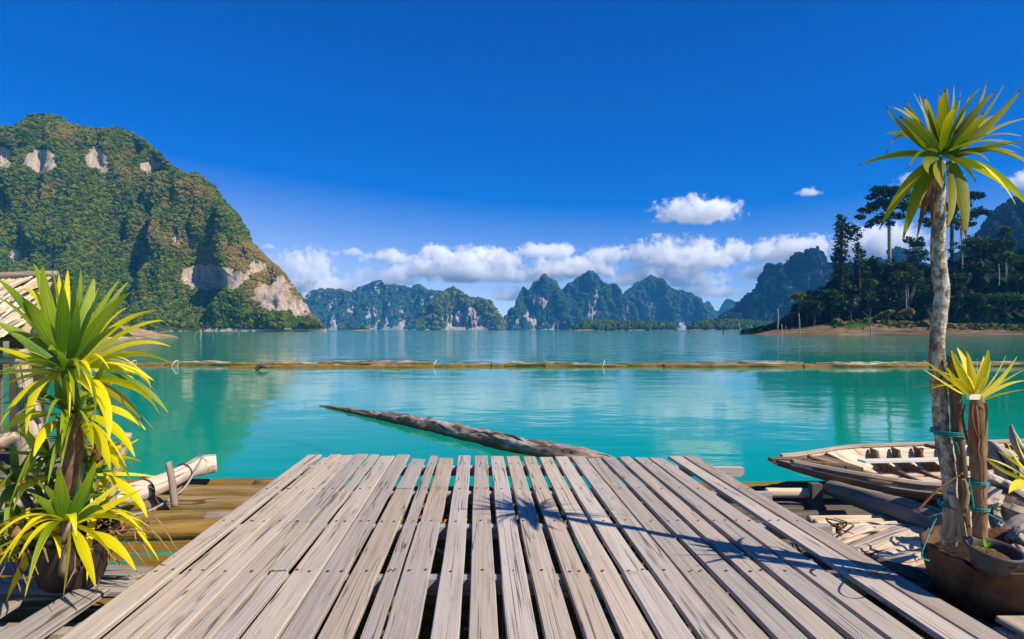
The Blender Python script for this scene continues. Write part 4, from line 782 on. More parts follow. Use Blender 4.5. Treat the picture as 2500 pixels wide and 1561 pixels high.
ropering('rope', LOGP[5]-ax*.12, ax, .097, .009, M_rope_r, 'maroon rope beside the short peg on the pale driftwood log', 1)
ropering('rope', LOGP[6]-ax*.05, ax, .096, .012, M_rope_g, 'grey knotted rope near the cut end trailing over the raft', 2, [PZ(455, 1185, .2), PZ(420, 1215, .12), PZ(370, 1245, .1), PZ(320, 1258, .1)])
ropering('rope', LOGP[6]+ax*.03, ax, .102, .008, M_rope_r, 'maroon rope closest to the cut end of the driftwood log', 1)
M_peg = wood('peg_wood', (.42, .32, .22), (.27, .19, .12), (.10, .065, .04), 40, 2, .5, .4)
for (a, b, rr, lb) in [((1152, 570), (1108, 345), .035, 'short upright peg holding the pale driftwood log'), ((705, 640), (838, 155), .035, 'long bamboo stick leaning behind the yellow leaved plant')]:
    a, b = zC([a])[0], zC([b])[0]; Yb = 5.95 if rr == .035 and a[0] > 400 else 4.6; p0, p1 = P(*a, Yb), P(*b, Yb)
    v_, f_, u_ = tube([p0-Vector((0, 0, .1)), p0.lerp(p1, .5), p1], [rr, rr*.95, rr*.9] if a[0] > 400 else [.036, .036, .033], 10, 10, .06, 6); tag(mesh_obj('peg' if a[0] > 400 else 'bamboo_stick', v_, f_, M_peg if a[0] > 400 else M_bamboo, uvs=u_, origin=p0), lb, 'peg' if a[0] > 400 else 'stick')

# ------------------------------------------------------------------ wooden boat
M_hull_in = wood('boat_inside', (.74, .62, .47), (.56, .44, .31), (.22, .14, .08), 26, 1.0, .8, .5, rand=0)
M_hull_out = wood('boat_outside', (.26, .18, .12), (.15, .095, .06), (.05, .03, .02), 26, 1.0, .8, .5, rand=0)
M_rib = wood('boat_rib', (.19, .125, .08), (.10, .065, .042), (.035, .024, .016), 30, 2, .6, .5)
B0 = Vector((2.66, 6.2, 0)); BA = Vector((math.cos(R(8)), math.sin(R(8)), 0)); BN = Vector((BA.y, -BA.x, 0))
boat = empty('rowing_boat', B0+BA*3+Vector((0, 0, .15)), 'old wooden longboat with open ribs lying on the dark raft', 'boat')
SS = [0, .25, .55, .9, 1.4, 2.0, 3.0, 4.2, 5.4, 6.3]; WW = [.05, .12, .26, .43, .57, .63, .66, .64, .52, .2]; ZT = [.50, .475, .45, .43, .415, .405, .40, .41, .44, .50]; ZB = [.46, .385, .31, .24, .19, .17, .16, .17, .22, .36]
bw_ = lambda s: float(np.interp(s, SS, WW)); bt = lambda s: float(np.interp(s, SS, ZT)); bb = lambda s: float(np.interp(s, SS, ZB))
SEC = [(1., 1.), (.965, .72), (.88, .42), (.72, .18), (.48, .05), (.24, .01), (0, 0)]
def bp_(s, lat, h): return B0+BA*s+BN*(lat*bw_(s))+Vector((0, 0, bb(s)+(bt(s)-bb(s))*h-(.02+.075*lat)*min(1, s/1.2)))
secs = [(a, b) for a, b in SEC]+[(-a, b) for a, b in SEC[-2::-1]]
V_, F_, U_ = [], [], []; ss = np.linspace(0, 6.3, 46)
for s in ss:
    acc = 0; prev = None
    for (a, b) in secs:
        q = bp_(s, a, b); acc += (q-prev).length if prev is not None else 0; prev = q; V_.append(q[:]); U_.append((acc, s))
n_ = len(secs)
for i in range(len(ss)-1):
    for k in range(n_-1): F_.append((i*n_+k, (i+1)*n_+k, (i+1)*n_+k+1, i*n_+k+1))
hull = mesh_obj('hull', V_, F_, M_hull_in, boat, uvs=U_); hull.data.materials.append(M_hull_out)
md = hull.modifiers.new('thick', 'SOLIDIFY'); md.thickness = .028; md.offset = -1; md.material_offset = 1; md.material_offset_rim = 0; md.use_even_offset = False
def strip(s0, s1, lat, h, dn, dz, wn, wz, n=30, curve=0.):
    V_, F_, U_ = [], [], []
    for i, s in enumerate(np.linspace(s0, s1, n)):
        c = bp_(s, lat, h)+BN*dn*(1 if lat > 0 else -1)+Vector((0, 0, dz+curve*math.sin((s-s0)*5)))
        for (a, b) in ((-1, -1), (1, -1), (1, 1), (-1, 1)): V_.append((c+BN*a*wn+Vector((0, 0, b*wz)))[:]); U_.append((a*wn+b*wz, s))
        if i:
            for k in range(4): F_.append(((i-1)*4+k, (i-1)*4+(k+1) % 4, i*4+(k+1) % 4, i*4+k))
    F_ += [(3, 2, 1, 0), tuple((n-1)*4+k for k in range(4))]
    return V_, F_, U_
M_gun = wood('gunwale_wood', (.56, .47, .37), (.40, .32, .24), (.15, .10, .07), 30, 1.2, .7, .5)
for sg in (1, -1):
    v_, f_, u_ = strip(.12, 6.2, sg, 1, .012, .014, .026, .014); mesh_obj('gunwale', v_, f_, M_gun, boat, smooth=False, uvs=u_)
v_, f_, u_ = strip(.1, 6.0, .965, .70, .018, 0, .012, .016); mesh_obj('rubbing_strake', v_, f_, M_gun, boat, smooth=False, uvs=u_)
# flat pointed bow board
V_, F_ = [], []
for s, w_, z_ in [(-.06, .045, .505), (.12, .085, .50), (.4, .17, .475), (.74, .30, .452)]:
    for a in (1, -1): V_ += [(B0+BA*s+BN*a*w_+Vector((0, 0, z_)))[:], (B0+BA*s+BN*a*w_+Vector((0, 0, z_-.035)))[:]]
for i in range(3):
    o_ = i*4; F_ += [(o_, o_+4, o_+6, o_+2), (o_+1, o_+3, o_+7, o_+5), (o_, o_+1, o_+5, o_+4), (o_+2, o_+6, o_+7, o_+3)]
F_ += [(0, 2, 3, 1), (12, 13, 15, 14)]
mesh_obj('bow_board', V_, F_, M_hull_out, boat, smooth=False, uvs=[(q[1], q[0]) for q in V_])
def rib(s, inset=.15, th=.016, top=.98):
    V_, F_, U_ = [], [], []; q = [(a*.955, b*top) for a, b in secs]
    for j, ds in enumerate((-th, th)):
        for (a, b) in q: V_.append(bp_(s+ds, a, b)[:]+()); U_.append((a, b*.4))
        for (a, b) in q:
            f = inset/ max(bw_(s), .2); p = bp_(s+ds, a*(1-f*.75*abs(a)**.5), b); p.z += (inset*.75 if abs(a) < .8 else inset*.2*(1-b)); V_.append(p[:]); U_.append((a*.9, b*.4+.1))
    m = len(q)
    for k in range(m-1):
        F_ += [(k, k+1, m+k+1, m+k), (2*m+k, 3*m+k, 3*m+k+1, 2*m+k+1), (m+k, m+k+1, 3*m+k+1, 3*m+k)]
    F_ += [(0, m, 3*m, 2*m), (m-1, 3*m-1, 4*m-1, 2*m-1)]
    return V_, F_, U_
for s in (1.49, 1.78, 2.08, 2.42, 2.85, 3.3, 3.8, 4.4, 5.0):
    v_, f_, u_ = rib(s); mesh_obj('rib', v_, f_, M_rib, boat, smooth=False, uvs=u_)
q = [(a*.95, b*.96) for a, b in secs]; V_ = [bp_(.80, a, b)[:] for a, b in q]+[bp_(.83, a, b)[:] for a, b in q]; m = len(q)
mesh_obj('bulkhead', V_, [tuple(range(m)), tuple(range(2*m-1, m-1, -1)), (0, m, 2*m-1, m-1)], M_rib, boat, smooth=False, uvs=[(p_[1], p_[2]) for p_ in V_])
def board3(a, b, w_, th, mat, name, parent):
    a, b = Vector(a), Vector(b); d = (b-a).normalized(); s = Vector((d.y, -d.x, 0)).normalized()*w_/2; u_ = Vector((0, 0, th/2)); V_ = [(p_+i*s+j*u_)[:] for p_ in (a, b) for i in (-1, 1) for j in (-1, 1)]
    return mesh_obj(name, V_, [(0, 1, 3, 2), (4, 6, 7, 5), (0, 4, 5, 1), (2, 3, 7, 6), (0, 2, 6, 4), (1, 5, 7, 3)], mat, parent, smooth=False, uvs=[(k*w_, l*(b-a).length) for l in (0, 1) for k in (0, 1) for j in (0, 1)])
M_white = wood('bleached_board', (.86, .80, .70), (.74, .67, .56), (.4, .32, .24), 26, 1, .6, .3)
board3(bp_(1.05, -.28, .93), bp_(3.4, -.25, .93), .12, .022, M_white, 'thwart_board', boat)
for l_, s0, s1 in ((-.30, 1.2, 5.4), (.12, .95, 5.5)):
    board3(bp_(s0, l_, .0)+Vector((0, 0, .03+.05*l_*l_)), bp_(s1, l_, .0)+Vector((0, 0, .03+.05*l_*l_)), .16, .015, M_hull_in, 'floor_board', boat)
board3(bp_(3.0, -.93, 1.02), bp_(3.0, .93, 1.02), .16, .025, M_hull_in, 'thwart', boat); board3(bp_(4.6, -.93, 1.02), bp_(4.6, .93, 1.02), .16, .025, M_hull_in, 'thwart', boat)
a, b = P(1972, 1114, 6.22), P(2150, 1163, 6.12); v_, f_, u_ = tube([a, a.lerp(b, .5), b], [.021, .023, .019], 14, 10, .04, 8); tag(mesh_obj('boat_pole', v_, f_, M_peg, uvs=u_, origin=a), 'tan wooden pole lying across the bow of the boat', 'pole')
a, b = P(2262, 1088, 7.1), P(2330, 1104, 6.7); v_, f_, u_ = tube([a, b], [.035, .03], 8, 8, .15, 8, squash=.6); tag(mesh_obj('boat_plank', v_, f_, M_rib, uvs=u_, origin=a), 'dark plank end lying over the far edge of the boat', 'plank')
bv, bf = box(-.05, .05, -.05, .05, -.28, .0)
o = mesh_obj('prop_block', bv, bf, M_raftd, smooth=False); o.location = PZ(1990, 1180, .30); tag(o, 'short dark post propping up the bow of the boat', 'post')
for s, hz in ((1.5, .165), (3.6, .15)):
    c = B0+BA*s; v_, f_, u_ = tube([c+BN*.6+Vector((0, 0, .085)), c-BN*.6+Vector((0, 0, .085))], [.07, .07], 8, 8, .1, 4); tag(mesh_obj('support_log', v_, f_, M_raftd, uvs=u_, origin=c), 'dark log crosswise under the ' + ('front' if s < 2 else 'middle') + ' of the boat', 'log')
# ------------------------------------------------------------------ leafy plants
def strap_leaf(name, base, tipc, dark, trans=.35, tipb=.955):
    t = NT(name); uv = t.add('TexCoord').outputs['UV']; sp = t.add('SeparateXYZ'); t.link(uv, sp.inputs[0])
    mp = t.add('Mapping'); mp.inputs['Scale'].default_value = (26, 1.2, 1); t.link(uv, mp.inputs[0]); ln = t.noise(mp.outputs[0], 1, 3, .6)
    r = t.rand(); vv = t.math('ADD', sp.outputs[1], t.math('MULTIPLY', t.math('SUBTRACT', r, .5), .5))
    c = t.mix(t.smooth(vv, .05, .75), base, tipc); c = t.mix(t.smooth(ln, .40, .66, 0, .75), c, dark)
    n2 = t.noise(t.coord('Object', rand=9), 9, 4, .7); tb = t.smooth(t.math('ADD', sp.outputs[1], t.math('MULTIPLY', t.math('SUBTRACT', n2, .5), .14)), tipb, tipb+.025)
    c = t.mix(t.smooth(n2, .66, .74, 0, .35), c, (.22, .13, .03)); c = t.mix(tb, c, (.11, .035, .012))
    a = t.bsdf(c, .45, t.bump(ln, .5, .004), .4); tl = t.add('BsdfTranslucent'); t.link(t.mix(1., c, (1.25, 1.2, .6), 'MULTIPLY'), tl.inputs[0]); m = t.add('MixShader'); m.inputs[0].default_value = trans; t.link(a, m.inputs[1]); t.link(tl.outputs[0], m.inputs[2]); return t.done(m.outputs[0])
MG = strap_leaf('leaf_green', (.10, .22, .008), (.34, .42, .010), (.04, .12, .008))
MY = strap_leaf('leaf_yellow', (.66, .62, .006), (.92, .76, .006), (.42, .44, .010))
MO = strap_leaf('leaf_olive', (.13, .20, .006), (.46, .38, .008), (.08, .12, .006), .5, .91)
MP = strap_leaf('leaf_pale_yellow', (.66, .60, .02), (.88, .72, .02), (.62, .52, .02))
MD = strap_leaf('leaf_dead', (.30, .11, .03), (.20, .07, .02), (.10, .03, .012), .2, 2)
def leaf3(root, pts, W, side, mat, name='leaf', fold=.22, n=11):
    b, m, t_ = [Vector(p) for p in pts]; c = m*2-(b+t_)*.5; V_, F_, U_ = [], [], []
    for i in range(n):
        s = i/(n-1); p = b*(1-s)**2+c*2*s*(1-s)+t_*s*s; tg = ((c-b)*(1-s)+(t_-c)*s).normalized(); sd = side-tg*side.dot(tg)
        sd = sd.normalized() if sd.length > 1e-4 else Vector((1, 0, 0)); nm = sd.cross(tg); w = W*.5*min(1, .5+1.5*s)*max(0, 1-s**1.9)**.9
        w = max(w, .0006); V_ += [(p-sd*w+nm*w*fold)[:], p[:], (p+sd*w+nm*w*fold)[:]]; U_ += [(0, s), (.5, s), (1, s)]
        if i: o_ = (i-1)*3; F_ += [(o_, o_+1, o_+4, o_+3), (o_+1, o_+2, o_+5, o_+4)]
    return mesh_obj(name, V_, F_, mat, root, uvs=U_, origin=b)
def traced(root, zf, base, mid, tip, wz, mat, Y, L=.6, W0=.085, d=None, name='leaf'):
    x0, y0, f = zf; k = Y/F; px = [(x0+a/f, y0+b_/f) for a, b_ in (base, mid, tip)]
    lp = sum(math.hypot(px[i+1][0]-px[i][0], px[i+1][1]-px[i][1]) for i in (0, 1))*k
    dd = math.sqrt(max(L*L-lp*lp, 0.0)); dd = min(dd, .42)
    if d is None: d = rnd.choice((-1, 1))*rnd.uniform(.3, .8)
    w = wz/f*k*1.0; W0 = min(W0, w*1.22); cs = min(1, w/W0); q = [P(px[0][0], px[0][1], Y+.02*d), P(px[1][0], px[1][1], Y+dd*d*.5), P(px[2][0], px[2][1], Y+dd*d)]
    tg = (q[2]-q[0]).normalized(); perp = Vector((-tg.z, 0, tg.x)).normalized(); dep = Vector((0, 1, 0)); sd = perp*cs+dep*math.sqrt(max(0, 1-cs*cs))*rnd.choice((-1, 1))
    return leaf3(root, q, max(W0, w)*1.0, sd, mat, name)
def wild(root, c, az, el, L, W, mat, droop=.35):
    d = Vector((math.cos(az)*math.cos(el), math.sin(az)*math.cos(el), math.sin(el))); sd = d.cross(Vector((0, 0, 1)));
    m = c+d*L*.52; t_ = c+d*L*.95+Vector((0, 0, -droop*L*math.cos(el)))
    return leaf3(root, (c+d*.015, m, t_), W, sd, mat)
YL = 3.45
plantL = empty('dracaena_plant', P(180, 1395, YL), 'big bushy plant with two tiers of strap leaves at the left edge', 'plant', 'strap leaved plants')
zA = (0, 620, 3.024)
G, Yy = MG, MY
for (b, m, t_, w, mat, d) in [
 ((400, 680), (310, 250), (243, 65), 50, G, .6), ((440, 700), (350, 350), (312, 65), 78, G, -.2), ((450, 650), (415, 290), (370, 97), 60, Yy, .5), ((500, 700), (535, 330), (540, 100), 86, G, .3), ((480, 650), (492, 290), (500, 115), 46, Yy, .7), ((560, 600), (588, 280), (596, 112), 36, G, .8), ((450, 600), (440, 320), (434, 150), 46, Yy, .6), ((455, 720), (465, 450), (457, 225), 94, G, -.4), ((510, 780), (548, 540), (576, 345), 112, G, -.6), ((560, 700), (645, 400), (697, 165), 90, G, .4), ((540, 740), (660, 430), (818, 155), 78, G, .1), ((560, 740), (725, 430), (890, 175), 46, G, .4), ((600, 740), (795, 400), (955, 198), 42, G, .5), ((580, 770), (765, 470), (977, 275), 78, G, -.1), ((560, 700), (650, 430), (732, 232), 60, Yy, .6), ((600, 780), (800, 500), (950, 395), 36, Yy, .7), ((600, 800), (880, 520), (1180, 415), 46, Yy, .2), ((620, 810), (925, 570), (1220, 492), 52, Yy, -.1), ((540, 820), (700, 640), (865, 535), 90, G, -.7), ((600, 840), (950, 665), (1268, 687), 46, Yy, -.2), ((620, 835), (1000, 738), (1335, 850), 40, Yy, .2), ((640, 840), (905, 832), (1145, 942), 56, Yy, .3), ((700, 860), (1010, 875), (1115, 1005), 34, Yy, .5), ((440, 740), (285, 480), (165, 320), 98, G, -.5), ((400, 660), (150, 340), (-20, 185), 62, G, .2), ((440, 660), (290, 335), (150, 262), 52, Yy, .5), ((440, 650), (345, 410), (230, 268), 72, Yy, .6), ((420, 760), (170, 462), (-25, 318), 62, Yy, .1), ((440, 830), (185, 620), (-45, 500), 96, G, -.3), ((420, 830), (180, 750), (-65, 680), 52, Yy, .3), ((400, 845), (170, 775), (-45, 742), 42, G, .4), ((440, 862), (170, 862), (-45, 890), 32, Yy, .4), ((480, 870), (425, 720), (352, 712), 100, G, -1.), ((440, 880), (200, 905), (0, 992), 32, Yy, .2), ((560, 760), (640, 560), (700, 470), 80, Yy, .8), ((430, 780), (330, 620), (230, 560), 60, G, .8),
 ((460, 885), (270, 985), (190, 1365), 112, Yy, -.8), ((430, 900), (160, 1030), (-25, 1320), 82, Yy, -.6), ((495, 885), (670, 985), (683, 1310), 104, Yy, -.9), ((510, 880), (745, 1040), (800, 1420), 96, Yy, -.7), ((700, 925), (1005, 1000), (1190, 1212), 72, Yy, -.2), ((740, 890), (1030, 975), (1253, 1188), 60, G, .2), ((700, 950), (900, 1070), (1062, 1242), 56, MO, .3), ((640, 1010), (735, 870), (770, 768), 84, G, -.3), ((535, 1185), (505, 1010), (490, 885), 84, G, -.5)]:
    traced(plantL, zA, b, m, t_, w, mat, YL, .62, d=d)
for (b, m, t_, w, mat, d) in [
 ((470, 1215), (345, 1285), (245, 1512), 92, Yy, -.7), ((550, 1200), (500, 1290), (475, 1490), 88, Yy, -.9), ((530, 1195), (400, 1050), (310, 1090), 62, G, -.5), ((740, 1120), (925, 1180), (1087, 1312), 48, Yy, 0), ((640, 1165), (850, 1140), (1003, 1295), 42, MO, .2), ((680, 1200), (870, 1310), (1000, 1512), 64, Yy, -.4), ((640, 1240), (745, 1390), (815, 1600), 82, Yy, -.7), ((700, 1010), (805, 955), (937, 915), 36, Yy, .3), ((720, 1080), (830, 1040), (922, 1018), 32, Yy, .4), ((330, 1060), (150, 1082), (-25, 1110), 36, G, .3), ((420, 1185), (140, 1230), (-25, 1400), 48, Yy, -.2), ((400, 1200), (180, 1190), (0, 1330), 42, Yy, .4), ((560, 1190), (700, 1080), (760, 1000), 60, G, .4), ((560, 1200), (620, 1040), (600, 930), 70, G, .3), ((500, 1200), (430, 1010), (400, 900), 60, G, .6), ((600, 1230), (650, 1300), (690, 1440), 70, Yy, -.8), ((560, 1210), (600, 1100), (660, 1060), 60, G, -.6)]:
    traced(plantL, zA, b, m, t_, w, mat, YL, .52, d=d)
cA, cB = P(162, 895, YL), P(177, 1015, YL)
for k in range(34): wild(plantL, cA+Vector((0, .02, -.04)), rnd.uniform(0, 6.28), rnd.uniform(-.3, 1.25), rnd.uniform(.4, .58), rnd.uniform(.03, .05), rnd.choice((G, Yy)), rnd.uniform(.2, .5))
for k in range(30): wild(plantL, cB, rnd.uniform(0, 6.28), rnd.uniform(-.6, .7), rnd.uniform(.32, .5), rnd.uniform(.03, .05), rnd.choice((G, G, Yy)), rnd.uniform(.2, .6))
M_stem = wood('dracaena_stem', (.30, .20, .12), (.17, .10, .055), (.05, .028, .018), 26, 9, .5, .8)
v_, f_, u_ = tube([P(172, 1400, YL), P(174, 1230, YL), P(178, 1100, YL), P(180, 1010, YL), P(164, 905, YL)], [.05, .05, .048, .042, .03], 40, 12, .10, 14); mesh_obj('stem', v_, f_, M_stem, plantL, uvs=u_)
for (b, m, t_) in [((560, 1260), (600, 1400), (520, 1600)), ((430, 1210), (440, 1400), (470, 1620)), ((640, 1280), (700, 1420), (745, 1560)), ((600, 1250), (560, 1420), (590, 1640)), ((700, 1330), (725, 1440), (740, 1520))]: traced(plantL, zA, b, m, t_, 26, MD, YL-.05, .3, .03, 0, 'dead_leaf')
plantL2 = empty('dracaena_plant', P(168, 1390, YL-.15), 'low plant with yellow strap leaves drooping over the dark pot on the left', 'plant', 'strap leaved plants')
zc = (0, 1000, 2.696); YC = YL-.17
for (b, m, t_, w, mat, d) in [
 ((400, 785), (220, 925), (30, 1287), 72, Yy, -.6), ((447, 800), (436, 1000), (412, 1266), 74, Yy, -.8), ((490, 800), (565, 970), (632, 1182), 64, Yy, -.7), ((510, 775), (650, 865), (795, 1062), 68, Yy, -.5), ((600, 815), (765, 900), (902, 1076), 62, Yy, -.3), ((420, 778), (180, 845), (-5, 970), 62, Yy, -.3), ((410, 792), (185, 880), (-25, 1022), 42, Yy, 0), ((410, 742), (200, 700), (-5, 757), 42, Yy, .2), ((500, 742), (735, 710), (985, 840), 48, Yy, .1), ((480, 745), (720, 630), (942, 520), 58, Yy, .2), ((480, 740), (650, 600), (815, 460), 44, Yy, .4), ((450, 742), (560, 530), (632, 330), 74, G, -.1), ((430, 742), (402, 560), (390, 378), 84, G, -.3), ((420, 745), (310, 630), (200, 548), 54, G, -.3), ((450, 735), (505, 530), (525, 330), 56, G, .3), ((430, 740), (340, 560), (215, 470), 46, G, .5), ((470, 745), (600, 660), (680, 660), 60, G, -.7), ((420, 750), (270, 700), (150, 720), 50, G, .5)]:
    traced(plantL2, zc, b, m, t_, w, mat, YC, .5, d=d)
cC = P(164, 1275, YC)
for k in range(8): wild(plantL2, cC, rnd.uniform(3.3, 6.1), rnd.uniform(-.35, .45), rnd.uniform(.26, .46), .05, rnd.choice((Yy, G)), rnd.uniform(.4, .9))
for k in range(12): wild(plantL2, cC, rnd.uniform(.2, 3.0), rnd.uniform(-.2, .9), rnd.uniform(.3, .45), .045, rnd.choice((G, G, Yy)), .3)
v_, f_, u_ = tube([P(166, 1400, YC), P(164, 1272, YC)], [.045, .03], 10, 10, .1, 12); mesh_obj('stem', v_, f_, M_stem, plantL2, uvs=u_)
plantL3 = empty('dracaena_plant', P(150, 1395, YL+.25), 'darker leafy plant standing behind the yellow one at the left edge', 'plant', 'strap leaved plants')
for (b, m, t_, w, mat, d) in [
 ((330, 440), (150, 505), (-10, 562), 48, Yy, .1), ((330, 440), (165, 500), (85, 682), 74, Yy, -.5), ((230, 320), (165, 420), (120, 506), 38, Yy, -.4), ((620, 432), (830, 425), (1050, 446), 26, Yy, .4), ((620, 385), (790, 325), (935, 350), 44, Yy, .3), ((700, 262), (800, 370), (866, 482), 58, Yy, -.3), ((610, 150), (710, 260), (785, 402), 84, Yy, -.6), ((700, 440), (880, 560), (970, 722), 52, Yy, -.2), ((350, 300), (150, 290), (0, 275), 40, G, .3), ((350, 410), (150, 400), (0, 385), 40, G, .3), ((700, 640), (860, 620), (930, 660), 34, Yy, .4), ((300, 300), (200, 200), (120, 60), 60, Yy, .5), ((640, 460), (720, 300), (830, 150), 46, G, .6), ((640, 260), (790, 250), (920, 190), 30, Yy, .5)]:
    traced(plantL3, zc, b, m, t_, w, mat, YL+.1, .5, d=d)
for c_ in (P(120, 1130, YL+.25), P(215, 1150, YL+.25), P(110, 1230, YL+.3), P(195, 1090, YL+.28), P(40, 1180, YL+.2), P(60, 1270, YL+.1), P(235, 1250, YL+.1), P(10, 1330, YL), P(130, 1330, YL-.05)):
    for k in range(14): wild(plantL3, c_, rnd.uniform(0, 6.28), rnd.uniform(-.4, 1.1), rnd.uniform(.28, .46), .05, rnd.choice((G, G, MO, Yy)), rnd.uniform(.2, .6))
    v_, f_, u_ = tube([c_, Vector((P(min(max(c_.x/c_.y*F+UC, 120), 200), 1400, YL+.2).x, YL+.2, .55))], [.02, .03], 8, 8, .1, 12); mesh_obj('stem', v_, f_, M_stem, plantL3, uvs=u_)
# tall plant on the right
zP = (2050, 150, 3.024); YT = 3.45; O = MO
palm = empty('dracaena_tree', P(2318, 1325, YT), 'tall single stemmed plant with a spiky leaf crown at the right', 'plant', 'strap leaved plants')
for (b, m, t_, w, mat, d) in [
 ((740, 690), (585, 455), (480, 282), 42, O, .5), ((700, 690), (500, 520), (335, 330), 40, O, .2), ((740, 680), (570, 440), (363, 332), 62, O, -.2), ((740, 690), (600, 530), (437, 403), 92, O, -.5), ((740, 680), (650, 430), (586, 236), 62, O, .5), ((750, 680), (690, 450), (614, 275), 98, O, -.2), ((770, 690), (768, 430), (779, 200), 94, O, -.3), ((790, 680), (840, 390), (843, 160), 62, O, .3), ((760, 650), (738, 400), (742, 226), 36, O, .6), ((780, 650), (790, 380), (791, 176), 36, O, .7), ((830, 600), (880, 370), (890, 210), 26, O, .8), ((820, 650), (905, 430), (966, 232), 56, O, .5), ((850, 650), (1010, 370), (1090, 132), 28, O, .7), ((800, 680), (955, 430), (1158, 206), 68, O, -.1), ((800, 695), (1045, 440), (1232, 140), 52, O, .2), ((830, 685), (1120, 450), (1360, 176), 62, O, -.1), ((820, 690), (945, 530), (1070, 370), 58, O, -.4), ((850, 680), (1075, 440), (1240, 396), 32, O, .6), ((860, 690), (1130, 500), (1425, 412), 34, O, .3), ((850, 700), (1120, 625), (1425, 590), 38, O, .2), ((850, 702), (1100, 648), (1320, 676), 48, O, -.2), ((840, 702), (1000, 672), (1115, 757), 44, O, -.5), ((840, 715), (1115, 810), (1310, 1080), 62, Yy, -.1), ((860, 715), (1180, 860), (1400, 1085), 64, Yy, .1), ((700, 650), (460, 530), (300, 558), 34, Yy, .7), ((700, 690), (470, 540), (340, 706), 28, O, .5), ((700, 700), (420, 690), (120, 778), 50, O, .0), ((680, 735), (480, 940), (290, 1246), 78, O, -.3), ((680, 775), (570, 1000), (462, 1326), 88, O, -.5), ((770, 730), (735, 840), (772, 952), 116, O, -.8), ((750, 705), (650, 735), (660, 842), 66, O, -.7), ((830, 755), (910, 990), (932, 1300), 108, O, -.4), ((810, 800), (832, 1030), (790, 1240), 54, O, -.6), ((720, 720), (640, 880), (600, 1120), 60, O, .4), ((800, 740), (860, 900), (880, 1100), 60, O, .5), ((760, 700), (900, 740), (1010, 900), 50, O, .7)]:
    traced(palm, zP, b, m, t_, w, mat, YT, .56, .088, d)
for (b, m, t_, w) in [((670, 850), (625, 1060), (565, 1330), 46), ((690, 780), (680, 1000), (690, 1275), 40), ((720, 780), (700, 1050), (706, 1382), 26), ((745, 780), (735, 1000), (742, 1305), 34), ((800, 760), (815, 900), (795, 1180), 28), ((710, 760), (700, 900), (715, 1180), 40), ((910, 1180), (925, 1240), (932, 1310), 30)]: traced(palm, zP, b, m, t_, w, MD, YT-.02, .3, .04, -.3, 'dead_leaf')
cP = P(2297, 380, YT)
for k in range(20): wild(palm, cP, rnd.uniform(0, 6.28), rnd.uniform(-.1, 1.3), rnd.uniform(.38, .52), rnd.uniform(.03, .055), O, .25)
t = NT('grey_bark'); n1 = t.noise(t.coord('UV', (26, 14, 1)), 1, 6, .75); n2 = t.noise(t.coord('UV', (22, 75, 1)), 1, 4, .65); n3 = t.noise(t.coord('UV', (10, 5, 1)), 1, 4, .65)
c = t.ramp(n1, [(.36, (.10, .07, .045)), (.47, (.30, .235, .165)), (.58, (.62, .54, .43))]); c = t.mix(t.smooth(n3, .5, .62, 0, .8), c, t.mix(n1, (.06, .035, .02), (.22, .14, .06))); c = t.mix(t.smooth(n2, .58, .7, 0, .7), c, (.07, .05, .035))
M_bark = t.done(t.bsdf(c, .9, t.bump(t.math('ADD', n2, n1), .9, .012), .15))
stem = [(2317, 1330), (2320, 1270), (2322, 1220), (2317, 1165), (2309, 1110), (2300, 1055), (2296, 1000), (2291, 940), (2287, 880), (2290, 800), (2297, 745), (2299, 705), (2293, 650), (2290, 605), (2292, 540), (2293, 470), (2296, 395)]
rad = [q*.82 for q in (.050, .047, .044, .046, .048, .048, .049, .049, .048, .046, .049, .046, .047, .046, .043, .038, .03)]
v_, f_, u_ = tube([P(a, b, YT) for a, b in stem], rad, 130, 18, .11, 7, seed=5); mesh_obj('stem', v_, f_, M_bark, palm, uvs=u_)
# shorter plant with the bright yellow crown
zY = (2200, 820, 5.04); YS = 3.25
small = empty('dracaena_plant', P(2392, 1310, YS), 'short stemmed plant with a bright yellow spiky crown beside the tall stem', 'plant', 'strap leaved plants')
for (b, m, t_, w, d) in [((880, 710), (725, 430), (612, 160), 84, 0), ((900, 700), (800, 430), (742, 198), 46, .5), ((880, 700), (760, 480), (655, 190), 60, .4), ((905, 700), (860, 430), (800, 170), 88, .2), ((910, 690), (880, 430), (830, 222), 52, .6), ((930, 690), (938, 450), (935, 258), 30, .7), ((930, 700), (985, 460), (1020, 235), 66, .4), ((935, 705), (1030, 440), (1076, 152), 104, -.1), ((960, 720), (1060, 530), (1110, 282), 98, -.4), ((970, 740), (1160, 510), (1298, 220), 54, .3), ((980, 750), (1230, 530), (1435, 240), 54, .1), ((1000, 750), (1275, 560), (1540, 408), 50, .2), ((990, 780), (1270, 612), (1545, 552), 42, 0), ((1000, 800), (1250, 715), (1545, 660), 32, -.2), ((860, 720), (690, 575), (565, 375), 68, -.2), ((840, 740), (560, 505), (250, 283), 44, .1), ((830, 755), (560, 595), (258, 403), 38, -.2), ((930, 740), (880, 580), (800, 480), 70, -.6), ((950, 740), (1000, 600), (1050, 500), 70, -.5)]:
    traced(small, zY, b, m, t_, w, MP, YS, .42, .07, d)
for k in range(10): wild(small, P(2385, 958, YS+.03), rnd.uniform(.2, 3.), rnd.uniform(0, 1.2), rnd.uniform(.25, .36), .05, MP, .2)
v_, f_, u_ = tube([P(2393, 1312, YS), P(2390, 1200, YS), P(2387, 1110, YS), P(2387, 1040, YS), P(2386, 985, YS), P(2384, 960, YS)], [.033, .034, .040, .043, .033, .02], 50, 14, .10, 14); mesh_obj('stem', v_, f_, M_stem, small, uvs=u_)
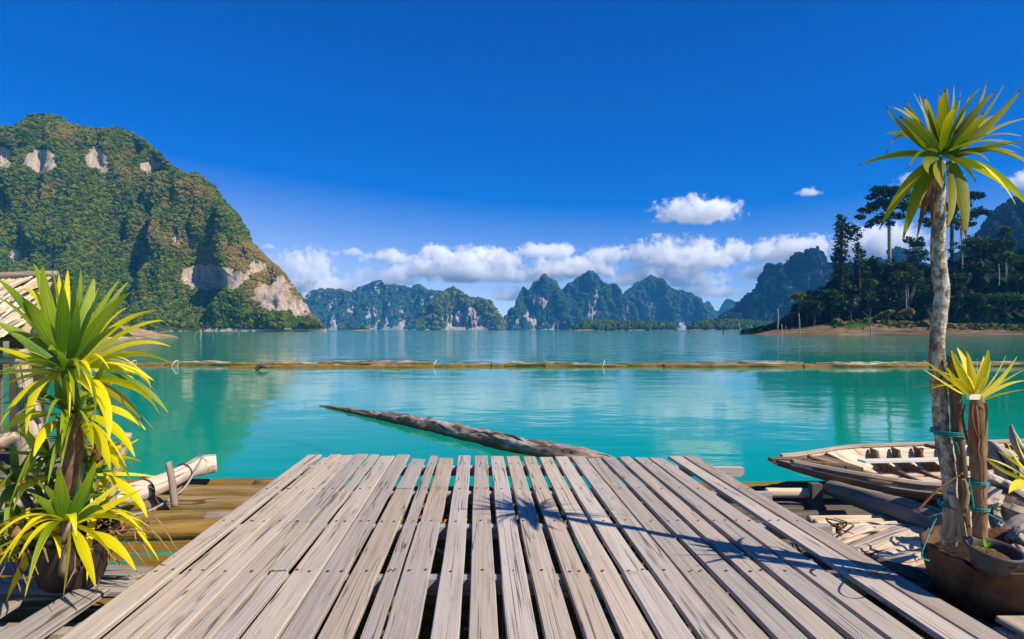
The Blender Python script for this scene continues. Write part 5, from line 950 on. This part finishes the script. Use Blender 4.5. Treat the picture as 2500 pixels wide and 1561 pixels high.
for (b, m, t_, w) in [((900, 850), (900, 1050), (1000, 1460), 40), ((930, 860), (960, 1100), (950, 1500), 50), ((1000, 840), (1050, 900), (1030, 1240), 36), ((870, 870), (880, 1150), (960, 1400), 30), ((980, 1260), (960, 1400), (985, 1580), 44)]: traced(small, zY, b, m, t_, w, MD, YS-.045, .25, .03, 0, 'dead_leaf')
slabv = [P(2366, 962, YS-.05), P(2396, 964, YS-.05), P(2392, 976, YS-.05), P(2368, 976, YS-.05)]
V_ = [p[:] for p in slabv]+[(p+Vector((0, .02, 0)))[:] for p in slabv]; mesh_obj('cut_leaf_base', V_, [(0, 3, 2, 1), (4, 5, 6, 7), (0, 1, 5, 4), (1, 2, 6, 5), (2, 3, 7, 6), (3, 0, 4, 7)], plain('cut_pith', (.75, .70, .42), (.85, .78, .5), 20), small, smooth=False)
# yellow leaves reaching in from the right edge
plantR = empty('dracaena_plant', P(2530, 1235, 3.9), 'cluster of thin yellow leaves reaching in at the right edge over driftwood', 'plant', 'strap leaved plants')
zR = (2200, 1020, 3.98)
for (b, m, t_, w, d) in [((1270, 560), (1130, 410), (1015, 208), 40, 0), ((1270, 620), (1000, 520), (810, 378), 38, -.1), ((1270, 600), (1020, 460), (812, 395), 26, .1), ((1280, 520), (1180, 350), (1112, 178), 40, .2), ((1280, 560), (1090, 420), (930, 318), 34, .2), ((1270, 660), (1130, 650), (1045, 742), 95, -.5), ((1290, 500), (1240, 350), (1220, 200), 50, .3)]: traced(plantR, zR, b, m, t_, w, MP, 3.9, .45, .07, d)
cR = P(2525, 1180, 3.95)
for k in range(12): wild(plantR, cR, rnd.uniform(-1.2, 1.2), rnd.uniform(-.2, 1.2), rnd.uniform(.3, .45), .045, MP, .3)
v_, f_, u_ = tube([P(2530, 1320, 3.95), cR], [.03, .022], 8, 8, .1, 12); mesh_obj('stem', v_, f_, M_stem, plantR, uvs=u_)

# ------------------------------------------------------------------ pots
def lathe(prof, c, n=40, wob=0., seed=0, chip=None):
    V_, F_ = [], []
    for i, (r_, z_) in enumerate(prof):
        for k in range(n):
            a = 2*math.pi*k/n; V_.append((c[0]+r_*math.cos(a), c[1]+r_*math.sin(a), c[2]+z_))
    V_ = np.array(V_); 
    if wob: V_ = V_+fbm(V_*3+seed, 3)[:, None]*wob*np.array([1, 1, .5])
    if chip is not None:
        for i in chip: V_[i*n:(i+1)*n, 2] += np.minimum(0, fbm(np.stack([np.cos(np.arange(n)/n*6.28)*2.2, np.sin(np.arange(n)/n*6.28)*2.2, np.zeros(n)], -1)+seed, 3))*.16
    for i in range(len(prof)-1):
        for k in range(n): F_.append((i*n+k, i*n+(k+1) % n, (i+1)*n+(k+1) % n, (i+1)*n+k))
    F_.append(tuple(range(n-1, -1, -1))); return V_, F_
M_clay = plain('old_clay', (.06, .028, .014), (.19, .085, .034), 5, .8, .5, .25, .02); M_soil = plain('dark_soil', (.018, .012, .008), (.05, .035, .022), 14, .95, .8, .1, .03)  # clay darkened all over, painting in the shadow at the planter's base
pc = (2.80, 3.43, .215)
pot = empty('clay_planter', pc, 'big broken brown clay planter holding the stems at the right corner', 'planter')
v_, f_ = lathe([(.25, 0), (.33, .05), (.40, .15), (.425, .24), (.42, .31), (.435, .345), (.44, .36), (.415, .362), (.395, .34), (.39, .28), (.38, .22)], pc, 64, .008, 2, (6, 7)); mesh_obj('bowl', v_, f_, M_clay, pot)
v_, f_ = lathe([(.0, .30), (.2, .31), (.39, .28)], pc, 40, .03, 4); mesh_obj('soil', v_, f_[:-1], M_soil, pot)
M_plastic = plain('grey_plastic', (.045, .042, .038), (.075, .07, .062), 5, .55, .1, .4)
pc2 = P(2419, 1335, 3.2)-Vector((0, 0, .115))
pp2 = empty('plastic_pot', pc2, 'small grey plastic pot with a seedling set inside the clay planter', 'pot')
v_, f_ = lathe([(.085, 0), (.092, .02), (.108, .085), (.112, .095), (.126, .097), (.130, .105), (.130, .116), (.122, .118), (.112, .108), (.106, .085), (.104, .07)], pc2, 48); o = mesh_obj('body', v_, f_, M_plastic, pp2)
v_, f_ = lathe([(.0, .074), (.06, .07), (.106, .066)], pc2, 30, .01, 5); mesh_obj('soil', v_, f_[:-1], plain('brown_soil', (.07, .04, .02), (.16, .09, .04), 40, .95, .8, .1, .02), pp2)
pp2.rotation_euler = (R(9), R(4), 0)
sdl = empty('seedling', pc2+Vector((-.03, -.01, .075)), 'tiny green seedling in the grey plastic pot', 'seedling'); c_ = Vector(sdl.location)
for az, el, L in ((2.6, .35, .06), (.4, .9, .06), (1.4, 1.2, .075), (3.6, .5, .045), (5.3, .4, .05)): wild(sdl, c_+Vector((0, 0, .025)), az, el, L, .022, leaf_mat('seedling_leaf', [(.2, .36, .01), (.3, .42, .02)]) if az == 2.6 else bpy.data.materials['seedling_leaf'], .2)
v_, f_, u_ = tube([c_-Vector((0, 0, .02)), c_+Vector((.003, 0, .03))], [.003, .002], 4, 5); mesh_obj('stem', v_, f_, M_stem, sdl, uvs=u_)
M_pot2 = plain('dark_glazed_pot', (.014, .009, .006), (.045, .027, .017), 5, .6, .3, .4)
pc3 = (-2.47, 3.45, .37)
pot3 = empty('clay_pot', pc3, 'dark brown pot under the drooping yellow leaves on the left', 'pot')
v_, f_ = lathe([(.12, 0), (.15, .03), (.19, .14), (.215, .25), (.222, .29), (.232, .30), (.232, .318), (.21, .32), (.20, .30), (.195, .27)], pc3, 48, .006, 6); mesh_obj('bowl', v_, f_, M_pot2, pot3)
v_, f_ = lathe([(.0, .29), (.1, .29), (.235, .275)], pc3, 30, .02, 7); mesh_obj('soil', v_, f_[:-1], M_soil, pot3)
dl = []
for k in range(60):
    a = Vector(pc3)+Vector((rnd.uniform(-.5, .4), rnd.uniform(-.2, .25), rnd.uniform(.25, .4))); d_ = Vector((rnd.uniform(-.25, .35), rnd.uniform(-.2, .1), rnd.uniform(-.3, .05))); dl.append(tube([a, a+d_*.5+Vector((0, 0, .04)), a+d_], [.006, .008, .003], 6, 5, squash=.5))
v_, f_, u_ = join(dl); tag(mesh_obj('dry_leaf_litter', v_, f_, wood('litter', (.42, .27, .13), (.24, .13, .06), (.08, .04, .02), 20, 3, .3, .3, rand=0), uvs=u_), 'dry brown leaves and twigs hanging round the dark pot on the left', None, None, 'stuff')
v_, f_ = lathe([(.05, 0), (.09, .05), (.10, .09), (.085, .09), (.07, .04)], PZ(290, 1300, .42), 20, .01, 3, (2, 3)); tag(mesh_obj('clay_shard', v_, f_, plain('red_clay', (.36, .11, .05), (.5, .18, .08), 12)), 'broken red clay cup at the right side of the left plant', 'shard')
# ------------------------------------------------------------------ stakes, ropes and roots around the planter
zt = lambda u_, v_, Y: P(2200+u_/5.04, 820+v_/5.04, Y)
v_, f_, u_ = tube([zt(800, 2470, 3.38), zt(770, 2000, 3.38), zt(740, 1500, 3.38), zt(690, 1200, 3.38), zt(680, 900, 3.38), zt(655, 620, 3.38), zt(640, 420, 3.38), zt(615, 245, 3.38)], [.026, .026, .025, .026, .033, .028, .025, .017], 40, 10, .12, 10); tag(mesh_obj('support_stake', v_, f_, wood('stake_brown', (.22, .14, .08), (.12, .07, .04), (.04, .025, .015), 26, 2, .6, .7, rand=0), uvs=u_, origin=zt(740, 1500, 3.38)), 'brown wooden stake tied between the two plant stems', 'stake')
st_ = []
for l in [((790, 840), (755, 990), (790, 1190), (835, 1350), (870, 1500)),]: st_.append(tube([zt(a, b, 3.3) for a, b in l], [.003, .010, .009, .008, .004], 20, 5, squash=.4))
v_, f_, u_ = join(st_); tag(mesh_obj('dead_leaf', v_, f_, MD, uvs=u_), 'long brown dead leaf hanging beside the brown stake', 'dead leaf')
zs_ = lambda a, b, Y: P(2200+a/3.98, 1020+b/3.98, Y)
for k, (l, rr, lb) in enumerate([([(590, 1200), (560, 1010), (520, 860), (490, 740)], .026, 'pale forked stub growing from the planter soil'), ([(590, 960), (625, 800), (630, 720), (600, 600)], .018, 'thin bent stem leaning against the brown stake'), ([(440, 1160), (470, 1000), (490, 880)], .03, 'short pale root stem at the foot of the tall plant'), ([(160, 905), (370, 690), (600, 540)], .006, 'brown dead leaf blade crossing in front of the tall stem')]):
    v_, f_, u_ = tube([zs_(a, b, 3.33 if k < 3 else 3.25) for a, b in l], [rr*1.15, rr, rr*.9, rr*.7][:len(l)], 18, 9, .15, 12); tag(mesh_obj('plant_stub', v_, f_, M_peg if k < 3 else MD, uvs=u_), lb, 'stem')
rn = [0]
def band(c, r_, lb, tail=None, turns=3):
    ropering('rope', c, Vector((.05, 0, 1)), r_, .0042, M_rope_t, lb, turns, tail)
band(zs_(470, 165, 3.43), .085, 'teal rope high round the tall stem and the brown stake', [zs_(520, 230, 3.36), zs_(565, 360, 3.36)])
band(zs_(475, 860, 3.44), .055, 'teal rope low round the tall stem trailing into the planter', [zs_(400, 850, 3.38), zs_(330, 1000, 3.3), zs_(265, 1140, 3.1), zs_(200, 1340, 3.05), zs_(270, 1390, 3.1)])
band(zs_(745, 640, 3.25), .045, 'teal rope round the stem of the yellow crowned plant', [zs_(660, 620, 3.22), zs_(690, 780, 3.22), zs_(705, 880, 3.22)], 2)
band(zs_(760, 895, 3.25), .042, 'teal rope knot near the foot of the yellow crowned plant', [zs_(830, 930, 3.3), zs_(930, 980, 3.4), zs_(1010, 1025, 3.45)], 2)
# driftwood stump on the right
zR3 = lambda a, b, Y: P(2200+a/3.98, 1020+b/3.98, Y)
stump = empty('driftwood_stump', zR3(950, 900, 4.3), 'tangled grey driftwood stump with roots behind the small pot', 'driftwood')
for l, rr, mt in [([(780, 290, 4.9), (900, 330, 4.8), (1000, 450, 4.7), (1080, 650, 4.6)], [.03, .075, .08, .06], M_driftg), ([(800, 600, 4.5), (930, 690, 4.5), (1080, 780, 4.4), (1250, 860, 4.3)], [.07, .09, .10, .08], M_drift), ([(1068, 70, 4.5), (1085, 160, 4.5), (1150, 290, 4.5), (1260, 420, 4.6)], [.008, .022, .032, .04], M_driftg), ([(870, 780, 4.3), (900, 930, 4.2), (940, 1080, 4.1), (960, 1200, 4.1)], [.06, .04, .035, .045], M_driftg), ([(960, 1170, 3.8), (1080, 1090, 3.8), (1240, 1010, 3.8)], [.035, .045, .05], M_driftg), ([(820, 860, 4.4), (960, 900, 4.3), (1100, 960, 4.2), (1250, 990, 4.2)], [.05, .08, .085, .07], M_drift), ([(1100, 1260, 3.6), (1150, 1340, 3.55), (1230, 1480, 3.5)], [.03, .045, .04], M_drift), ([(1100, 1120, 3.7), (1180, 1190, 3.7), (1280, 1220, 3.7)], [.05, .06, .05], M_driftg), ([(830, 260, 5.2), (960, 400, 5.1), (1130, 620, 5.0)], [.025, .03, .03], M_stake), ([(860, 720, 4.3), (820, 820, 4.25), (850, 900, 4.2)], [.06, .07, .05], M_drift)]:
    v_, f_, u_ = tube([zR3(*p) for p in l], rr, 80, 22, .55, 6, fib=2.8, seed=rn[0]); rn[0] += 3; mesh_obj('root', v_, f_, mt, stump, uvs=u_)
# ------------------------------------------------------------------ thatched hut at the left edge
hut = empty('thatched_hut', (-7.2, 8.2, .1), 'small hut with a pale leaf thatch roof behind the left plant', 'hut')
rA, rB, eA, eB = Vector((-9.2, 8.0, 2.36)), Vector((-5.98, 8.0, 2.47)), Vector((-9.0, 7.1, 1.62)), Vector((-5.58, 7.1, 1.80))
v_, f_, u_ = tube([rA+Vector((0, 0, .06)), rB+Vector((.06, 0, .06))], [.045, .04], 14, 9, .12, 5); mesh_obj('ridge_pole', v_, f_, M_stake, hut, uvs=u_)
under = [rA, rB, eB, eA]; V_ = [(p-Vector((0, 0, .05)))[:] for p in under]+[(-9.0, 9.1, 1.6), (-5.6, 9.1, 1.7)]
mesh_obj('roof_mat', V_, [(0, 1, 2, 3), (1, 0, 4, 5)], plain('thatch_base', (.34, .24, .14), (.56, .42, .26), 9, .9, .6), hut, smooth=False)
M_th = wood('thatch_leaf', (.82, .70, .52), (.62, .47, .30), (.26, .15, .08), 30, 2, .4, .5, 40)
def thatch(L, W, seed):
    r = np.random.RandomState(seed); V_, F_, U_ = [], [], []; cv = r.uniform(.02, .06); tw_ = r.normal(0, .3)
    for i in range(6):
        s = i/5; w = W*(1-.55*s)*(.6+.4*min(1, s*4)); z_ = cv*math.sin(s*3.14)*L
        for k, a in enumerate((-1, 0, 1)): V_.append((a*w/2, -s*L, z_+(-.012 if a else .006)+a*tw_*.02*s)); U_.append((a*w/2, s*L))
        if i: o_ = (i-1)*3; F_ += [(o_, o_+1, o_+4, o_+3), (o_+1, o_+2, o_+5, o_+4)]
    return V_, F_, U_
shapes = []
for k in range(6):
    v_, f_, u_ = thatch(.42, .05+.012*k, k); o = mesh_obj('thatch_leaf', v_, f_, M_th, uvs=u_); shapes.append(o.data); bpy.data.objects.remove(o)
sl = (eB-rB).length; ang = math.atan2(rB.z-eB.z, rB.y-eB.y)
for row in range(9):
    for k in range(27):
        s = row/9+rnd.uniform(-.03, .03); x = .42+k*.0217+rnd.uniform(-.01, .01); a, b = rA.lerp(rB, x), eA.lerp(eB, x); p = a.lerp(b, max(s, 0)); o = bpy.data.objects.new('thatch_leaf', rnd.choice(shapes)); COL.objects.link(o); o.parent = hut
        o.location = p+Vector((0, 0, .02+rnd.uniform(0, .035)))-Vector(hut.location); o.rotation_euler = (ang+rnd.uniform(-.12, .05), rnd.uniform(-.25, .25), rnd.uniform(-.55, -.05)); o.scale = (1, rnd.uniform(.7, 1.15), 1)
v_, f_, u_ = tube([(-9, 7.25, 1.62), (-5.7, 7.25, 1.72), (-5.25, 7.25, 1.74)], [.05, .05, .045], 14, 8, .1, 5); mesh_obj('eave_beam', v_, f_, M_dark_bark, hut, uvs=u_)
v_, f_, u_ = tube([(-9, 7.6, 1.45), (-5.2, 7.3, 1.42)], [.05, .04], 14, 8, .15, 5); mesh_obj('cross_beam', v_, f_, M_drift, hut, uvs=u_)
for k in range(9):
    V_, F_ = plank_mesh(1.62, .2, .025, 500+k); o = mesh_obj('wall_board', V_, F_, M_raftd, smooth=False); o.parent = hut; o.rotation_euler = (R(90), 0, 0); o.location = Vector((-9.0+k*.30, 8.55, .12))-Vector(hut.location)
pts = [P(46, 855, 7.75), P(62, 950, 7.75), P(72, 1020, 7.75), P(78, 1085, 7.75), P(82, 1145, 7.75)]
v_, f_, u_ = tube(pts, [.085, .10, .135, .17, .20], 40, 14, .16, 4, seed=9); mesh_obj('post', v_, f_, M_drift, hut, uvs=u_)
fl = empty('hut_float', (-7.5, 8, 0), 'dark floating logs carrying the thatched hut', 'raft')
for k in range(9):
    v_, f_, u_ = tube([(-9.6, 7.35+k*.22, .03), (-5.5+rnd.uniform(-.3, .2), 7.35+k*.22, .03)], [.11, .10], 14, 9, .15, 4, seed=k*2.2); mesh_obj('log', v_, f_, M_raftd, fl, uvs=u_, origin=(-9, 7.35+k*.22, 0))
a, b = P(-30, 1090, 6.6), P(42, 1062, 6.6); v_, f_, u_ = tube([a, a.lerp(b, .6), b], [.10, .085, .03], 20, 12, .3, 6); tag(mesh_obj('driftwood_branch', v_, f_, M_drift, uvs=u_, origin=a), 'orange tinted broken driftwood branch at the left edge', 'driftwood')
a, b = P(-60, 1245, 5.4), P(200, 1180, 6.0); v_, f_, u_ = tube([a, a.lerp(b, .5), b], [.11, .10, .09], 24, 12, .15, 5); tag(mesh_obj('log', v_, f_, M_driftg, uvs=u_, origin=a), 'grey log lying on the raft behind the left plant', 'log')
v_, f_, u_ = tube([zC([(545, 350)])[0] and P(202, 1130, 3.6), P(208, 1170, 3.6), P(228, 1205, 3.6), P(240, 1215, 3.55), P(262, 1250, 3.6)], [.008]*5, 30, 6); tag(mesh_obj('rope', v_, f_, M_rope_t, uvs=u_), 'teal rope dangling between the leaves of the left plant', 'rope', 'ropes on the rafts')
SC.cycles.transparent_max_bounces = 12; SC.cycles.diffuse_bounces = 4; SC.cycles.glossy_bounces = 4; SC.cycles.sample_clamp_indirect = 6
